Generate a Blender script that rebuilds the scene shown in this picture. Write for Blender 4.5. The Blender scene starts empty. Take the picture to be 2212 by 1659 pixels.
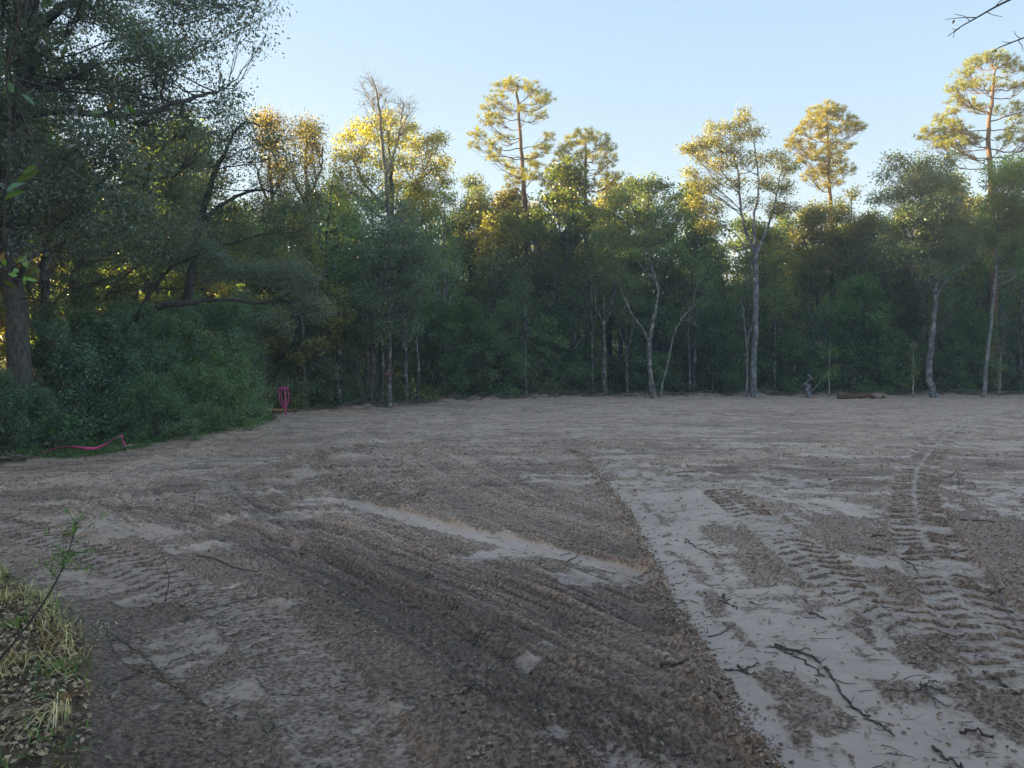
import bpy, math
import numpy as np
from mathutils import Vector
PI = math.pi
S = bpy.context.scene
C = S.collection

# ------------------------------------------------------------------ camera, world, sun, exposure
CAMH = 1.65
F_PX = 769.0
PITCH = math.atan(16 / F_PX)
cam_d = bpy.data.cameras.new('camera')
cam_d.sensor_width = 36.0
cam_d.lens = 36.0 * F_PX / 1024.0
cam_d.clip_start = 0.05
cam_d.clip_end = 3000
cam = bpy.data.objects.new('camera', cam_d)
C.objects.link(cam)
cam.location = (0, 0, CAMH)
cam.rotation_euler = (PI / 2 - PITCH, 0, 0)
S.camera = cam

SUN_EL = math.radians(11.0)
SUN_AZ = math.radians(-72.0)      # measured from the view direction (+Y), negative = left
w = bpy.data.worlds.new('World')
S.world = w
w.use_nodes = True
nt = w.node_tree
nt.nodes.clear()
sky = nt.nodes.new('ShaderNodeTexSky')
sky.sky_type = 'NISHITA'
sky.sun_disc = False
sky.sun_elevation = SUN_EL
sky.sun_rotation = SUN_AZ
sky.altitude = 0
sky.air_density = 1.0
sky.dust_density = 0.4
sky.ozone_density = 1.5
bg = nt.nodes.new('ShaderNodeBackground')
bg.inputs['Strength'].default_value = 0.15
wo = nt.nodes.new('ShaderNodeOutputWorld')
gm = nt.nodes.new('ShaderNodeGamma')          # evens the sky out, brightening its dim parts to lift ground and trees
gm.inputs[1].default_value = 0.26
hs = nt.nodes.new('ShaderNodeHueSaturation')
hs.inputs['Saturation'].default_value = 2.5
hs.inputs['Value'].default_value = 0.97
hs.inputs['Hue'].default_value = 0.507
nt.links.new(sky.outputs[0], gm.inputs[0])
nt.links.new(gm.outputs[0], hs.inputs['Color'])
nt.links.new(hs.outputs[0], bg.inputs['Color'])
nt.links.new(bg.outputs[0], wo.inputs['Surface'])

sd = bpy.data.lights.new('sun', 'SUN')
sd.energy = 5.0
sd.angle = math.radians(0.6)
sd.color = (1.0, 0.76, 0.38)
sun = bpy.data.objects.new('sun', sd)
C.objects.link(sun)
to_sun = Vector((math.sin(SUN_AZ) * math.cos(SUN_EL), math.cos(SUN_AZ) * math.cos(SUN_EL), math.sin(SUN_EL)))
sun.rotation_euler = (-to_sun).to_track_quat('-Z', 'Y').to_euler()
sun.location = to_sun * 60

S.view_settings.view_transform = 'Standard'
S.view_settings.look = 'None'
S.view_settings.exposure = 2.42
S.view_settings.gamma = 1
S.view_settings.use_curve_mapping = False
S.render.engine = 'CYCLES'
S.cycles.use_denoising = True
S.cycles.denoising_prefilter = 'ACCURATE'
S.cycles.max_bounces = 7
S.cycles.diffuse_bounces = 5
S.cycles.glossy_bounces = 2
S.cycles.transmission_bounces = 3
S.cycles.volume_bounces = 0
S.cycles.caustics_reflective = False
S.cycles.caustics_refractive = False

# ------------------------------------------------------------------ helpers: picture <-> place
K = 1024.0 / 2212.0
ca, sa = math.cos(PITCH), math.sin(PITCH)
def ray(u, v):
    dx = (np.asarray(u, float) * K - 512) / F_PX
    dz = -(np.asarray(v, float) * K - 384) / F_PX
    return dx, ca + sa * dz, -sa + ca * dz
def at(u, v, Y):
    dx, dy, dz = ray(u, v)
    t = Y / dy
    return np.array([dx * t, float(Y), CAMH + dz * t])
def gr(u, v, z=0.0):
    dx, dy, dz = ray(u, v)
    t = (z - CAMH) / dz
    return np.array([dx * t, dy * t])

# ------------------------------------------------------------------ helpers: objects
def tag(o, label=None, cat=None, group=None, kind=None):
    if label: o['label'] = label
    if cat: o['category'] = cat
    if group: o['group'] = group
    if kind: o['kind'] = kind
    return o
def empty(name, loc, label, cat, group=None):
    o = bpy.data.objects.new(name, None)
    o.empty_display_size = 0.2
    o.location = tuple(float(a) for a in loc)
    C.objects.link(o)
    return tag(o, label, cat, group)
def mesh_np(name, V, F, attrs=None, smooth=False):
    """V (n,3); F (m,k) single face size array or list of such arrays"""
    me = bpy.data.meshes.new(name)
    Fs = F if isinstance(F, list) else [F]
    Fs = [f for f in Fs if len(f)]
    V = np.asarray(V, np.float32)
    me.vertices.add(len(V))
    me.vertices.foreach_set('co', V.ravel())
    loops = np.concatenate([f.ravel() for f in Fs]).astype(np.int32)
    sizes = np.concatenate([np.full(len(f), f.shape[1], np.int32) for f in Fs])
    starts = np.concatenate([[0], np.cumsum(sizes)[:-1]]).astype(np.int32)
    me.loops.add(len(loops))
    me.loops.foreach_set('vertex_index', loops)
    me.polygons.add(len(sizes))
    me.polygons.foreach_set('loop_start', starts)
    me.update(calc_edges=True)
    if attrs:
        for k, (dom, a) in attrs.items():
            at_ = me.attributes.new(k, 'FLOAT', dom)
            at_.data.foreach_set('value', np.asarray(a, np.float32))
    if smooth: me.shade_smooth()
    return me
def mobj(name, me, mat, parent=None, color=None):
    o = bpy.data.objects.new(name, me)
    if mat and not me.materials: me.materials.append(mat)
    C.objects.link(o)
    if parent: o.parent = parent
    if color: o.color = (*color, 1)
    return o
def kids(o, known):
    return known[o.name]
CH = {}
def child(o, parent):
    o.parent = parent
    CH.setdefault(parent.name, []).append(o)
    return o
def dup(root, loc, rz=0, sc=1, label=None, group=None, cols=None):
    r = root.copy(); C.objects.link(r)
    r.location = tuple(float(a) for a in loc); r.rotation_euler = (0, 0, rz)
    r.scale = (sc, sc, sc) if np.isscalar(sc) else sc
    if label: r['label'] = label
    if group: r['group'] = group
    CH[r.name] = []
    for i, ch in enumerate(CH.get(root.name, [])):
        c = ch.copy(); C.objects.link(c); c.parent = r
        if cols and cols[i] is not None: c.color = (*cols[i], 1)
        CH[r.name].append(c)
    return r

class Tubes:
    def __init__(s): s.V = []; s.F = []; s.n = 0
    def add(s, pts, rad, sides=5, cap=False):
        pts = np.asarray(pts, float); rad = np.asarray(rad, float)
        if rad.ndim == 0: rad = np.full(len(pts), float(rad))
        m = len(pts)
        tg = np.gradient(pts, axis=0)
        tg /= np.linalg.norm(tg, axis=1, keepdims=True) + 1e-9
        ref = np.array([0.0, 1.0, 0.13]) if abs(tg[0][1]) < 0.8 else np.array([1.0, 0, 0.1])
        n1 = np.cross(tg, ref); n1 /= np.linalg.norm(n1, axis=1, keepdims=True) + 1e-9
        n2 = np.cross(tg, n1)
        a = np.arange(sides) * 2 * PI / sides
        ring = (np.cos(a)[None, :, None] * n1[:, None, :] + np.sin(a)[None, :, None] * n2[:, None, :])
        V = pts[:, None, :] + ring * rad[:, None, None]
        s.V.append(V.reshape(-1, 3))
        i = np.arange(m - 1)[:, None] * sides; j = np.arange(sides)[None, :]; j2 = (j + 1) % sides
        q = np.stack([i + j, i + j2, i + sides + j2, i + sides + j], -1).reshape(-1, 4) + s.n
        s.F.append(q)
        s.n += m * sides
        if cap:
            ends = [pts[0], pts[-1]]
            s.V.append(np.array(ends))
            c0, c1 = s.n, s.n + 1
            jj = np.arange(sides); jj2 = (jj + 1) % sides
            b0 = s.n - m * sides
            s.F.append(np.stack([b0 + jj2, b0 + jj, np.full(sides, c0), np.full(sides, c0)], -1))
            b1 = s.n - sides
            s.F.append(np.stack([b1 + jj, b1 + jj2, np.full(sides, c1), np.full(sides, c1)], -1))
            s.n += 2
    def mesh(s, name, smooth=True):
        V = np.concatenate(s.V); F = np.concatenate(s.F)
        tri = F[:, 2] == F[:, 3]
        return mesh_np(name, V, [F[~tri], F[tri][:, :3]], smooth=smooth)

def crom(P, n):
    P = np.asarray(P, float)
    if len(P) == 2:
        t = np.linspace(0, 1, n)[:, None]
        return P[0] * (1 - t) + P[1] * t
    Q = np.vstack([2 * P[0] - P[1], P, 2 * P[-1] - P[-2]])
    out = []
    m = len(P) - 1
    for x in np.linspace(0, m - 1e-6, n):
        i = int(x); t = x - i
        a, b, c, d = Q[i], Q[i + 1], Q[i + 2], Q[i + 3]
        out.append(0.5 * ((2 * b) + (-a + c) * t + (2 * a - 5 * b + 4 * c - d) * t * t + (-a + 3 * b - 3 * c + d) * t ** 3))
    return np.array(out)

# ------------------------------------------------------------------ materials
def new_mat(name):
    m = bpy.data.materials.new(name); m.use_nodes = True
    t = m.node_tree; t.nodes.clear()
    return m, t
def nd(t, typ, **kw):
    n = t.nodes.new(typ)
    for k, v in kw.items():
        if k.startswith('i_'):
            key = k[2:]
            key = int(key) if key.isdigit() else key.replace('_', ' ')
            n.inputs[key].default_value = v
        else: setattr(n, k, v)
    return n
def mixc(t, fac, a, b, mode='MIX'):
    n = t.nodes.new('ShaderNodeMix'); n.data_type = 'RGBA'; n.blend_type = mode
    for sock, val in ((n.inputs[0], fac), (n.inputs[6], a), (n.inputs[7], b)):
        if isinstance(val, bpy.types.NodeSocket): t.links.new(val, sock)
        elif isinstance(val, (int, float)): sock.default_value = val
        else: sock.default_value = (*val, 1)
    return n.outputs[2]
def mth(t, op, a, b=0.0, clamp=False):
    n = t.nodes.new('ShaderNodeMath'); n.operation = op; n.use_clamp = clamp
    for sock, val in ((n.inputs[0], a), (n.inputs[1], b)):
        if isinstance(val, bpy.types.NodeSocket): t.links.new(val, sock)
        else: sock.default_value = val
    return n.outputs[0]
def mapr(t, v, a, b, c=0.0, d=1.0):
    n = t.nodes.new('ShaderNodeMapRange'); n.clamp = True
    t.links.new(v, n.inputs[0])
    for i, x in enumerate((a, b, c, d)): n.inputs[i + 1].default_value = x
    return n.outputs[0]
def noise(t, scale, detail=3, vec=None, rough=0.55):
    n = nd(t, 'ShaderNodeTexNoise'); n.inputs['Scale'].default_value = scale
    n.inputs['Detail'].default_value = detail; n.inputs['Roughness'].default_value = rough
    if vec: t.links.new(vec, n.inputs['Vector'])
    return n.outputs[0]

def leaf_mat(name, gloss=0.8, rough=0.36, trans=0.5, tint=(1.6, 1.5, 0.55), odd=(0.16, 0.10, 0.03), oddcut=0.93):
    m, t = new_mat(name)
    oi = nd(t, 'ShaderNodeObjectInfo')
    ra = nd(t, 'ShaderNodeAttribute', attribute_name='rnd')
    r = ra.outputs['Fac']
    hsv = nd(t, 'ShaderNodeHueSaturation')
    t.links.new(oi.outputs['Color'], hsv.inputs['Color'])
    t.links.new(mapr(t, r, 0, 1, 0.475, 0.53), hsv.inputs['Hue'])
    t.links.new(mapr(t, r, 0, 1, 0.8, 2.9), hsv.inputs['Value'])
    col = mixc(t, mapr(t, mth(t, 'FRACT', mth(t, 'MULTIPLY', r, 37.31)), oddcut, oddcut + 0.02), hsv.outputs[0], odd)
    p = nd(t, 'ShaderNodeBsdfPrincipled')
    t.links.new(col, p.inputs['Base Color'])
    p.inputs['Roughness'].default_value = rough
    p.inputs['Specular IOR Level'].default_value = gloss
    tr = nd(t, 'ShaderNodeBsdfTranslucent')
    t.links.new(mixc(t, 1.0, col, tint, 'MULTIPLY'), tr.inputs['Color'])
    mx = nd(t, 'ShaderNodeMixShader'); mx.inputs[0].default_value = trans
    t.links.new(p.outputs[0], mx.inputs[1]); t.links.new(tr.outputs[0], mx.inputs[2])
    o = nd(t, 'ShaderNodeOutputMaterial'); t.links.new(mx.outputs[0], o.inputs[0])
    return m
M_LEAF = leaf_mat('leaf', tint=(2.0, 1.9, 0.5))
M_GLOSS = leaf_mat('glossy_leaf', gloss=0.9, rough=0.32, trans=0.38, tint=(2.0, 1.7, 0.5))
M_NEEDLE = leaf_mat('needle', gloss=0.4, rough=0.45, trans=0.35, tint=(2.0, 1.6, 0.4), odd=(0.14, 0.08, 0.03))
M_STRAW = leaf_mat('straw', gloss=0.3, rough=0.6, trans=0.25, tint=(1.2, 1.1, 0.8), odd=(0.1, 0.06, 0.03))

def bark_mat(name, dark=0.45, scale=18, patch=None, stretch=0.25, bump=0.5):
    m, t = new_mat(name)
    oi = nd(t, 'ShaderNodeObjectInfo')
    tc = nd(t, 'ShaderNodeTexCoord')
    mp = nd(t, 'ShaderNodeMapping'); mp.inputs['Scale'].default_value = (1, 1, stretch)
    t.links.new(tc.outputs['Object'], mp.inputs[0])
    n1 = noise(t, scale, 5, mp.outputs[0], 0.65)
    dk = mixc(t, 1.0, oi.outputs['Color'], (dark, dark, dark * 1.02), 'MULTIPLY')
    col = mixc(t, mapr(t, n1, 0.4, 0.6), dk, oi.outputs['Color'])
    if patch:
        n2 = noise(t, 4.0, 4, tc.outputs['Object'], 0.6)
        col = mixc(t, mapr(t, n2, 0.52, 0.58), col, patch)
    p = nd(t, 'ShaderNodeBsdfPrincipled', i_Roughness=0.88)
    p.inputs['Specular IOR Level'].default_value = 0.25
    t.links.new(col, p.inputs['Base Color'])
    b = nd(t, 'ShaderNodeBump'); b.inputs['Strength'].default_value = bump; b.inputs['Distance'].default_value = 0.02
    t.links.new(n1, b.inputs['Height']); t.links.new(b.outputs[0], p.inputs['Normal'])
    o = nd(t, 'ShaderNodeOutputMaterial'); t.links.new(p.outputs[0], o.inputs[0])
    return m
M_BARK = bark_mat('bark', patch=(0.095, 0.098, 0.09))
M_BARKP = bark_mat('mottled_bark', dark=0.3, scale=9, patch=(0.27, 0.27, 0.26), stretch=0.8)
M_PINE = bark_mat('pine_bark', dark=0.5, scale=12, stretch=0.5)
M_WOOD = bark_mat('dead_wood', dark=0.5, scale=30, stretch=1.0)

def plain(name, col, rough=0.7, spec=0.3, trans=0.0):
    m, t = new_mat(name)
    tc = nd(t, 'ShaderNodeTexCoord')
    n1 = noise(t, 25, 4, tc.outputs['Object'])
    c = mixc(t, mapr(t, n1, 0.3, 0.7), tuple(0.7 * a for a in col), col)
    p = nd(t, 'ShaderNodeBsdfPrincipled', i_Roughness=rough)
    p.inputs['Specular IOR Level'].default_value = spec
    t.links.new(c, p.inputs['Base Color'])
    o = nd(t, 'ShaderNodeOutputMaterial')
    if trans:
        tr = nd(t, 'ShaderNodeBsdfTranslucent'); t.links.new(c, tr.inputs['Color'])
        mx = nd(t, 'ShaderNodeMixShader'); mx.inputs[0].default_value = trans
        t.links.new(p.outputs[0], mx.inputs[1]); t.links.new(tr.outputs[0], mx.inputs[2])
        t.links.new(mx.outputs[0], o.inputs[0])
    else: t.links.new(p.outputs[0], o.inputs[0])
    return m
M_PINK = plain('pink_plastic', (0.95, 0.13, 0.42), 0.4, 0.5, 0.25)
M_PINKPAINT = plain('pink_paint', (0.95, 0.14, 0.42), 0.55, 0.4)

# ------------------------------------------------------------------ numpy noise
def _h(ix, iy, seed):
    h = (ix.astype(np.int64) * 374761393 + iy.astype(np.int64) * 668265263 + seed * 1442695041) & 0xffffffff
    h = ((h ^ (h >> 13)) * 1274126177) & 0xffffffff
    return ((h ^ (h >> 16)) & 0xffff) / 65535.0
def vn(x, y, seed=0):
    ix = np.floor(x); iy = np.floor(y); fx = x - ix; fy = y - iy
    fx = fx * fx * (3 - 2 * fx); fy = fy * fy * (3 - 2 * fy)
    a = _h(ix, iy, seed); b = _h(ix + 1, iy, seed); c = _h(ix, iy + 1, seed); d = _h(ix + 1, iy + 1, seed)
    return (a + (b - a) * fx) * (1 - fy) + (c + (d - c) * fx) * fy
def fbm(x, y, o=4, seed=0, g=0.5):
    s = 0; a = 1; n = 0
    for i in range(o):
        ang = 0.6 * i + 0.3
        xr = x * math.cos(ang) - y * math.sin(ang); yr = x * math.sin(ang) + y * math.cos(ang)
        s = s + a * vn(xr * 2 ** i, yr * 2 ** i, seed + i); n += a; a *= g
    return s / n
def sm(e0, e1, x):
    t = np.clip((x - e0) / (e1 - e0), 0, 1); return t * t * (3 - 2 * t)
def curve_st(x, y, poly):
    """signed side distance s, run t, for points near the world polyline"""
    best = np.full(x.shape, 1e9); S_ = np.full(x.shape, 1e9); T_ = np.zeros(x.shape); acc = 0.0
    for a, b in zip(poly[:-1], poly[1:]):
        d = b - a; L = math.hypot(*d) + 1e-9; d = d / L
        rx = x - a[0]; ry = y - a[1]
        tt = np.clip(rx * d[0] + ry * d[1], 0, L)
        px = rx - d[0] * tt; py = ry - d[1] * tt
        dist = np.hypot(px, py)
        sg = np.sign(d[0] * ry - d[1] * rx)        # + = left of travel
        m = dist < best
        best = np.where(m, dist, best); S_ = np.where(m, dist * sg, S_); T_ = np.where(m, acc + tt, T_)
        acc += L
    return S_, T_, acc
def gpoly(pts, n=28):
    return crom(np.array([gr(u, v) for u, v in pts]), n)

TRACKS = [  # (points, half width, pitch, depth, strength)
    (gpoly([(2190, 880), (2110, 905), (2040, 945), (1990, 1000), (1975, 1060), (1985, 1120), (2005, 1180), (2050, 1250), (2115, 1330), (2190, 1420), (2290, 1530)], 40), 0.30, 0.205, 0.045, 1.0),
    (gpoly([(1420, 1000), (1500, 1030), (1570, 1075), (1650, 1130), (1740, 1200), (1830, 1265), (1940, 1330), (2030, 1380)], 36), 0.26, 0.195, 0.03, 0.85),
    (gpoly([(820, 965), (720, 972), (665, 990), (670, 1015), (720, 1042), (800, 1062), (880, 1078)], 36), 0.36, 0.23, 0.04, 1.0),
    (gpoly([(850, 985), (840, 1010), (845, 1045), (880, 1090)], 20), 0.2, 0.17, 0.02, 0.7),
    (gpoly([(-150, 1085), (0, 1125), (110, 1165), (230, 1210), (330, 1245), (430, 1290)], 36), 0.26, 0.16, 0.035, 0.9),
    (gpoly([(430, 1270), (540, 1330), (620, 1400), (700, 1500), (780, 1620), (830, 1720)], 36), 0.24, 0.15, 0.03, 0.5),
    (gpoly([(480, 1030), (500, 1060), (520, 1080)], 10), 0.3, 0.2, 0.02, 0.6),
    (gpoly([(860, 1380), (1000, 1430), (1080, 1460)], 16), 0.09, 0.07, 0.012, 0.8),
    (gpoly([(1270, 1590), (1340, 1640), (1390, 1690)], 16), 0.11, 0.06, 0.014, 0.9),
    (gpoly([(1640, 1440), (1760, 1540), (1850, 1600)], 16), 0.12, 0.09, 0.012, 0.6),
]
BLADE = gpoly([(1235, 975), (1262, 990), (1300, 1035), (1345, 1100), (1390, 1180), (1430, 1260), (1475, 1350), (1530, 1450), (1590, 1545), (1650, 1640), (1720, 1760)], 48)   # left edge of the wide smooth strip
STRIP = gpoly([(640, 1082), (700, 1078), (760, 1086), (830, 1104), (930, 1133), (1100, 1172), (1250, 1207), (1400, 1243)], 40)             # thin smooth strip
FURROW = gpoly([(780, 950), (860, 1000), (960, 1060), (1080, 1120), (1240, 1180), (1420, 1240), (1600, 1300)], 30)
RUT = gpoly([(150, 1085), (330, 1100), (480, 1150), (620, 1205), (760, 1265), (900, 1335), (1030, 1410), (1180, 1500), (1350, 1600), (1480, 1690)], 44)
RUT2 = gpoly([(620, 905), (480, 960), (340, 1010), (260, 1060), (300, 1110), (430, 1160)], 30)
ARC1 = gpoly([(-200, 1075), (0, 1062), (160, 1040), (330, 1000), (520, 958), (760, 930), (1000, 905)], 30)
ARC2 = gpoly([(560, 1000), (500, 1030), (560, 1090), (700, 1150), (880, 1215), (1060, 1290), (1250, 1390)], 30)
ARC3 = gpoly([(700, 940), (960, 960), (1180, 985), (1380, 1000), (1700, 980), (2000, 925)], 30)
PATCHES = [((385, 1070), 0.85, 0.30), ((535, 1062), 0.8, 0.42), ((640, 1085), 0.6, 0.25), ((700, 1110), 0.8, 0.3), ((625, 1140), 0.3, 0.16), ((560, 1120), 0.5, 0.2), ((640, 1180), 0.2, 0.1),
           ((450, 1000), 1.6, 0.5), ((520, 990), 1.3, 0.3), ((130, 1150), 0.5, 0.35), ((180, 1130), 0.7, 0.3), ((160, 1240), 0.25, 0.3), ((240, 1260), 0.3, 0.3), ((300, 1150), 0.8, 0.5), ((400, 1190), 0.35, 0.3),
           ((370, 1390), 0.22, 0.35), ((340, 1480), 0.12, 0.5), ((600, 1480), 0.3, 0.35), ((560, 1400), 0.25, 0.3), ((720, 1560), 0.3, 0.35), ((700, 1620), 0.25, 0.2), ((1130, 1190), 0.35, 0.3), ((1060, 1200), 0.3, 0.25),
           ((1240, 1225), 0.35, 0.25), ((1340, 1250), 0.4, 0.22), ((1240, 1040), 0.8, 0.25), ((1200, 1030), 0.8, 0.2), ((1150, 1600), 0.12, 0.12), ((1160, 1425), 0.1, 0.1), ((1210, 1400), 0.09, 0.09), ((560, 1310), 0.25, 0.2), ((330, 1300), 0.2, 0.2)]
CLOD = [((520, 1120), 0.5), ((470, 1105), 0.35), ((560, 1125), 0.4)]

EDGE = np.array([(-60, 9.0), (-13, 11.2), (-8.6, 12.9), (-7.8, 15.5), (-7.7, 20), (-7.5, 24.0), (-8.2, 26.5), (-9.5, 28.8), (-7, 31), (-5, 32.8), (-3, 38.0), (2.5, 43.8), (12, 45.5), (30, 46), (48, 44), (62, 30), (66, 0)], float)
def edge_y(x):
    return np.interp(x, [-60, -13, -8.6, -8.2, -7, -5, -3, 2.5, 12, 30, 48, 62, 66], [9, 11.2, 12.9, 27.5, 31, 32.8, 38, 43.8, 45.5, 46, 44, 30, 0])

def ground_fields(x, y):
    r = np.hypot(x, y)
    n_a = fbm(x * 0.35, y * 0.35, 3, 5)
    z = (n_a - 0.5) * 0.05 + (fbm(x * 1.3, y * 1.3, 3, 9) - 0.5) * 0.035
    z = z + 0.0015 * np.clip(x - 12, 0, 30)
    wet = np.zeros_like(x); lug = np.zeros_like(x); tone = np.full_like(x, 0.5)  # wet also carries the painted groove shade of the small tyre tracks
    wx = x + (fbm(x * 2.1, y * 2.1, 3, 31) - 0.5) * 0.5
    wy = y + (fbm(x * 2.1, y * 2.1, 3, 37) - 0.5) * 0.5
    # far field: long streaks left by the blade
    ang = 0.06 + 0.9 * (fbm(x * 0.06, y * 0.06, 2, 77) - 0.5)
    ax = wx * np.cos(ang) + wy * np.sin(ang); ay = -wx * np.sin(ang) + wy * np.cos(ang)
    st = 0.6 * fbm(ax * 0.6, ay * 2.6, 4, 51, 0.6) + 0.4 * fbm(x * 1.9, y * 1.5, 4, 53, 0.65)
    far = sm(7.5, 12, r)
    right = sm(-2, 4, x - 0.1 * y + 2)
    wet = np.maximum(wet, far * sm(0.54, 0.66, st + 0.04 * right) * 0.85)
    z = z + far * (st - 0.5) * 0.10
    tone = tone + far * (st - 0.5) * 1.1 + far * (fbm(ax * 2.5, ay * 8.0, 3, 57, 0.6) - 0.5) * 0.9
    # right half: smooth film broken by rough patches
    sB, tB, _ = curve_st(x, y, BLADE)
    rs = -sB if False else sB
    side = sB                        # travel is towards the camera: + = right side of the picture
    inB = (tB > 0.05)
    edge_n = (fbm(x * 9, y * 9, 3, 61) - 0.5) * 0.09
    dR = side + edge_n + (fbm(x * 1.3, y * 1.3, 2, 62) - 0.5) * 0.16
    pn = 0.5 * fbm(wx * 1.5 + 3, wy * 1.1, 4, 71, 0.6) + 0.5 * fbm(side * 2.6, tB * 0.55, 4, 73, 0.62)
    near_strip = np.exp(-np.clip(dR, 0, None) / 0.55)
    film = sm(0.485, 0.63, pn + 0.22 * near_strip + 0.07 * sm(9, 4, r))
    film = film * sm(0.0, 0.10, dR + (fbm(x * 14, y * 14, 2, 66) - .5) * .16) * sm(15, 11, r)
    # small tramline of crumbs inside the strip
    film = film * (1 - 0.95 * np.exp(-((dR - 0.30 - 0.03 * np.sin(tB * 3)) / 0.055) ** 2) * sm(0.36, 0.50, fbm(x * 6, y * 6, 3, 3)) * sm(2.5, 4, tB))
    wet = np.where((dR > 0) & inB, np.maximum(wet, film), wet)
    z = z - 0.035 * sm(0.0, 0.05, dR) * np.exp(-np.clip(dR, 0, None) / 0.5) * inB
    berm = np.exp(-((dR + 0.07) / 0.07) ** 2) * inB * sm(0.0, 1.5, tB)
    z = z + 0.045 * berm
    # left of the blade edge: furrowed loose earth
    sF, tF, LF = curve_st(x, y, FURROW)
    inF = (dR < 0) & (r < 16) & (r > 5.5)
    zF = sm(-2.6, -1.8, -sF * -1) if False else np.exp(-(sF / 2.6) ** 4)
    fur = 0.35 * fbm(sF * 3 + 40, tF * 0.4, 2, 91) + 0.65 * fbm(sF * 15 + 40, tF * 0.5, 3, 92, 0.7)
    zone = np.where((dR < 0.0), zF, 0) * sm(18, 13, r)
    z = z + zone * (fur - 0.5) * 0.085
    wet = wet * (1 - 0.95 * zone * sm(0.66, 0.5, fur))
    tone = tone + zone * (fur - 0.5) * 1.0
    # ruts with fine parallel lines
    for P, hw, dz, tn, sd_ in ((RUT, 0.34, 0.03, -0.22, 101), (RUT2, 0.55, 0.03, 0.12, 111), (ARC1, 0.4, .02, .15, 131), (ARC2, 0.35, .02, -.12, 137), (ARC3, .3, .02, .14, 139)):
        s_, t_, L_ = curve_st(x, y, P)
        m = np.exp(-(s_ / hw) ** 4) * sm(0, 0.6, t_) * sm(L_, L_ - 0.5, t_)
        ln = fbm(s_ * 26 + 9, t_ * 0.7, 3, sd_, 0.65)
        z = z - dz * m + m * (ln - 0.5) * 0.055
        tone = tone + m * tn + m * (ln - 0.5) * 0.9
        wet = wet * (1 - 0.85 * m)
        z = z + 0.03 * np.exp(-((np.abs(s_) - hw) / 0.07) ** 2) * (t_ > 0.3)
    # second broad set of lines below the thin strip
    s2, t2, L2 = curve_st(x, y, RUT + np.array([0.75, 0.55]))
    m = np.exp(-(s2 / 0.75) ** 4) * (dR < -0.1) * sm(0, 1, t2)
    ln = fbm(s2 * 20 + 2, t2 * 0.6, 3, 121, 0.65)
    z = z + m * (ln - 0.5) * 0.055; tone = tone + m * (ln - 0.5) * 0.8
    # thin strip
    sS, tS, LS = curve_st(x, y, STRIP)
    wS = 0.125 * sm(-0.2, 0.8, tS) * sm(LS + 0.3, LS - 1.2, tS) + 0.05
    ss = -(sS + edge_n * 0.6 + (fbm(x * 1.1, y * 1.1, 2, 63) - 0.5) * 0.10)
    inS = (tS > 0.02) & (tS < LS - 0.02)
    up = sm(-wS - 0.06 * fbm(x * 7, y * 7, 2, 8), -wS + 0.02, ss) * sm(wS + 0.02, wS, ss)
    stripm = up * inS
    low = np.where(inS & (ss > wS), np.exp(-((ss - wS) / 0.5)) * sm(0.52, 0.6, pn), 0)
    wet = np.maximum(wet * (1 - 0.0 * stripm), stripm)
    z = z * (1 - .8 * stripm) - 0.025 * stripm
    tone = tone + .12 * stripm
    z = z + 0.04 * np.exp(-((ss + wS + 0.05) / 0.05) ** 2) * inS * (tS > 0.8) * 1.2
    z = z + 0.04 * np.exp(-((ss - wS - 0.05) / 0.05) ** 2) * inS * 0.15
    # patches of smooth wet sand
    for (u, v), rx, ry in PATCHES:
        c = gr(u, v)
        q = np.hypot((wx - c[0]) / rx, (wy - c[1]) / ry)
        m = sm(1.15, 0.75, q + (fbm(x * 5, y * 5, 3, 141) - 0.5) * 0.9)
        wet = np.maximum(wet, m * (0.62 - 0.14 * sm(6, 4, r) * (x < 1)))
    # tyre tracks with lugs
    for k, (P, hw, pitch, dep, amp) in enumerate(TRACKS):
        s_, t_, L_ = curve_st(x, y, P)
        m = sm(hw + 0.03, hw - 0.03, np.abs(s_ + (fbm(x * 5, y * 5, 2, 200 + k) - 0.5) * 0.08)) * sm(0, 0.15, t_) * sm(L_, L_ - 0.15, t_)
        wr = (fbm(x * 3.1, y * 3.1, 3, 210 + k) - 0.5)
        ph = t_ / pitch + np.where(s_ > 0, 0.5, 0) + 0.9 * np.abs(s_) / hw + wr * 0.45
        cyc = ph - np.floor(ph)
        rid = np.where(cyc < 0.74, cyc / 0.74, (1 - cyc) / 0.26) ** 1.3
        brk = sm(0.22, 0.45, fbm(x * 4.5, y * 4.5, 3, 220 + k) + 0.12 * amp)
        # far ranges need a slightly bolder relief to read as ribs
        hgt = 0.062 * amp * (0.75 + 0.4 * vn(np.floor(ph) * 1.7, s_ * 3, 9)) * (0.55 + 0.45 * sm(1.5, 5, r) + 0.4 * sm(8, 14, r)) * (pitch / 0.17) ** 0.7
        z = z * (1 - 0.3 * m) - dep * 0.6 * m + m * brk * rid * hgt * (0.10 if pitch > .14 else 1.0)
        z = z + 0.02 * amp * np.exp(-((np.abs(s_) - hw - 0.03) / 0.05) ** 2) * (t_ > 0.1) * (t_ < L_ - 0.1)
        if pitch > .14:
            wet = np.where(m > 0.2, wet * (1 - m) + m * (.62 if amp > .8 else .42), wet); tone = tone - 0.05 * m * amp
        else: wet = np.where(m > 0.2, np.maximum(wet * (1 - m), m * np.where(cyc > .80 - .26 * sm(6.5, 11, r), 0.05, 0.85) * (0.45 + 0.55 * (amp > .84))), wet)  # rib fronts get darker crumbly soil, groove shade put into the colour
        lug = np.maximum(lug, m)
    # the film is torn and crumbed everywhere except in the clean blade strips
    clean = np.maximum(np.maximum(stripm, lug * 0.7), (dR > 0.02) * np.exp(-np.clip(dR, 0, None) / 0.3) * inB)
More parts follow.
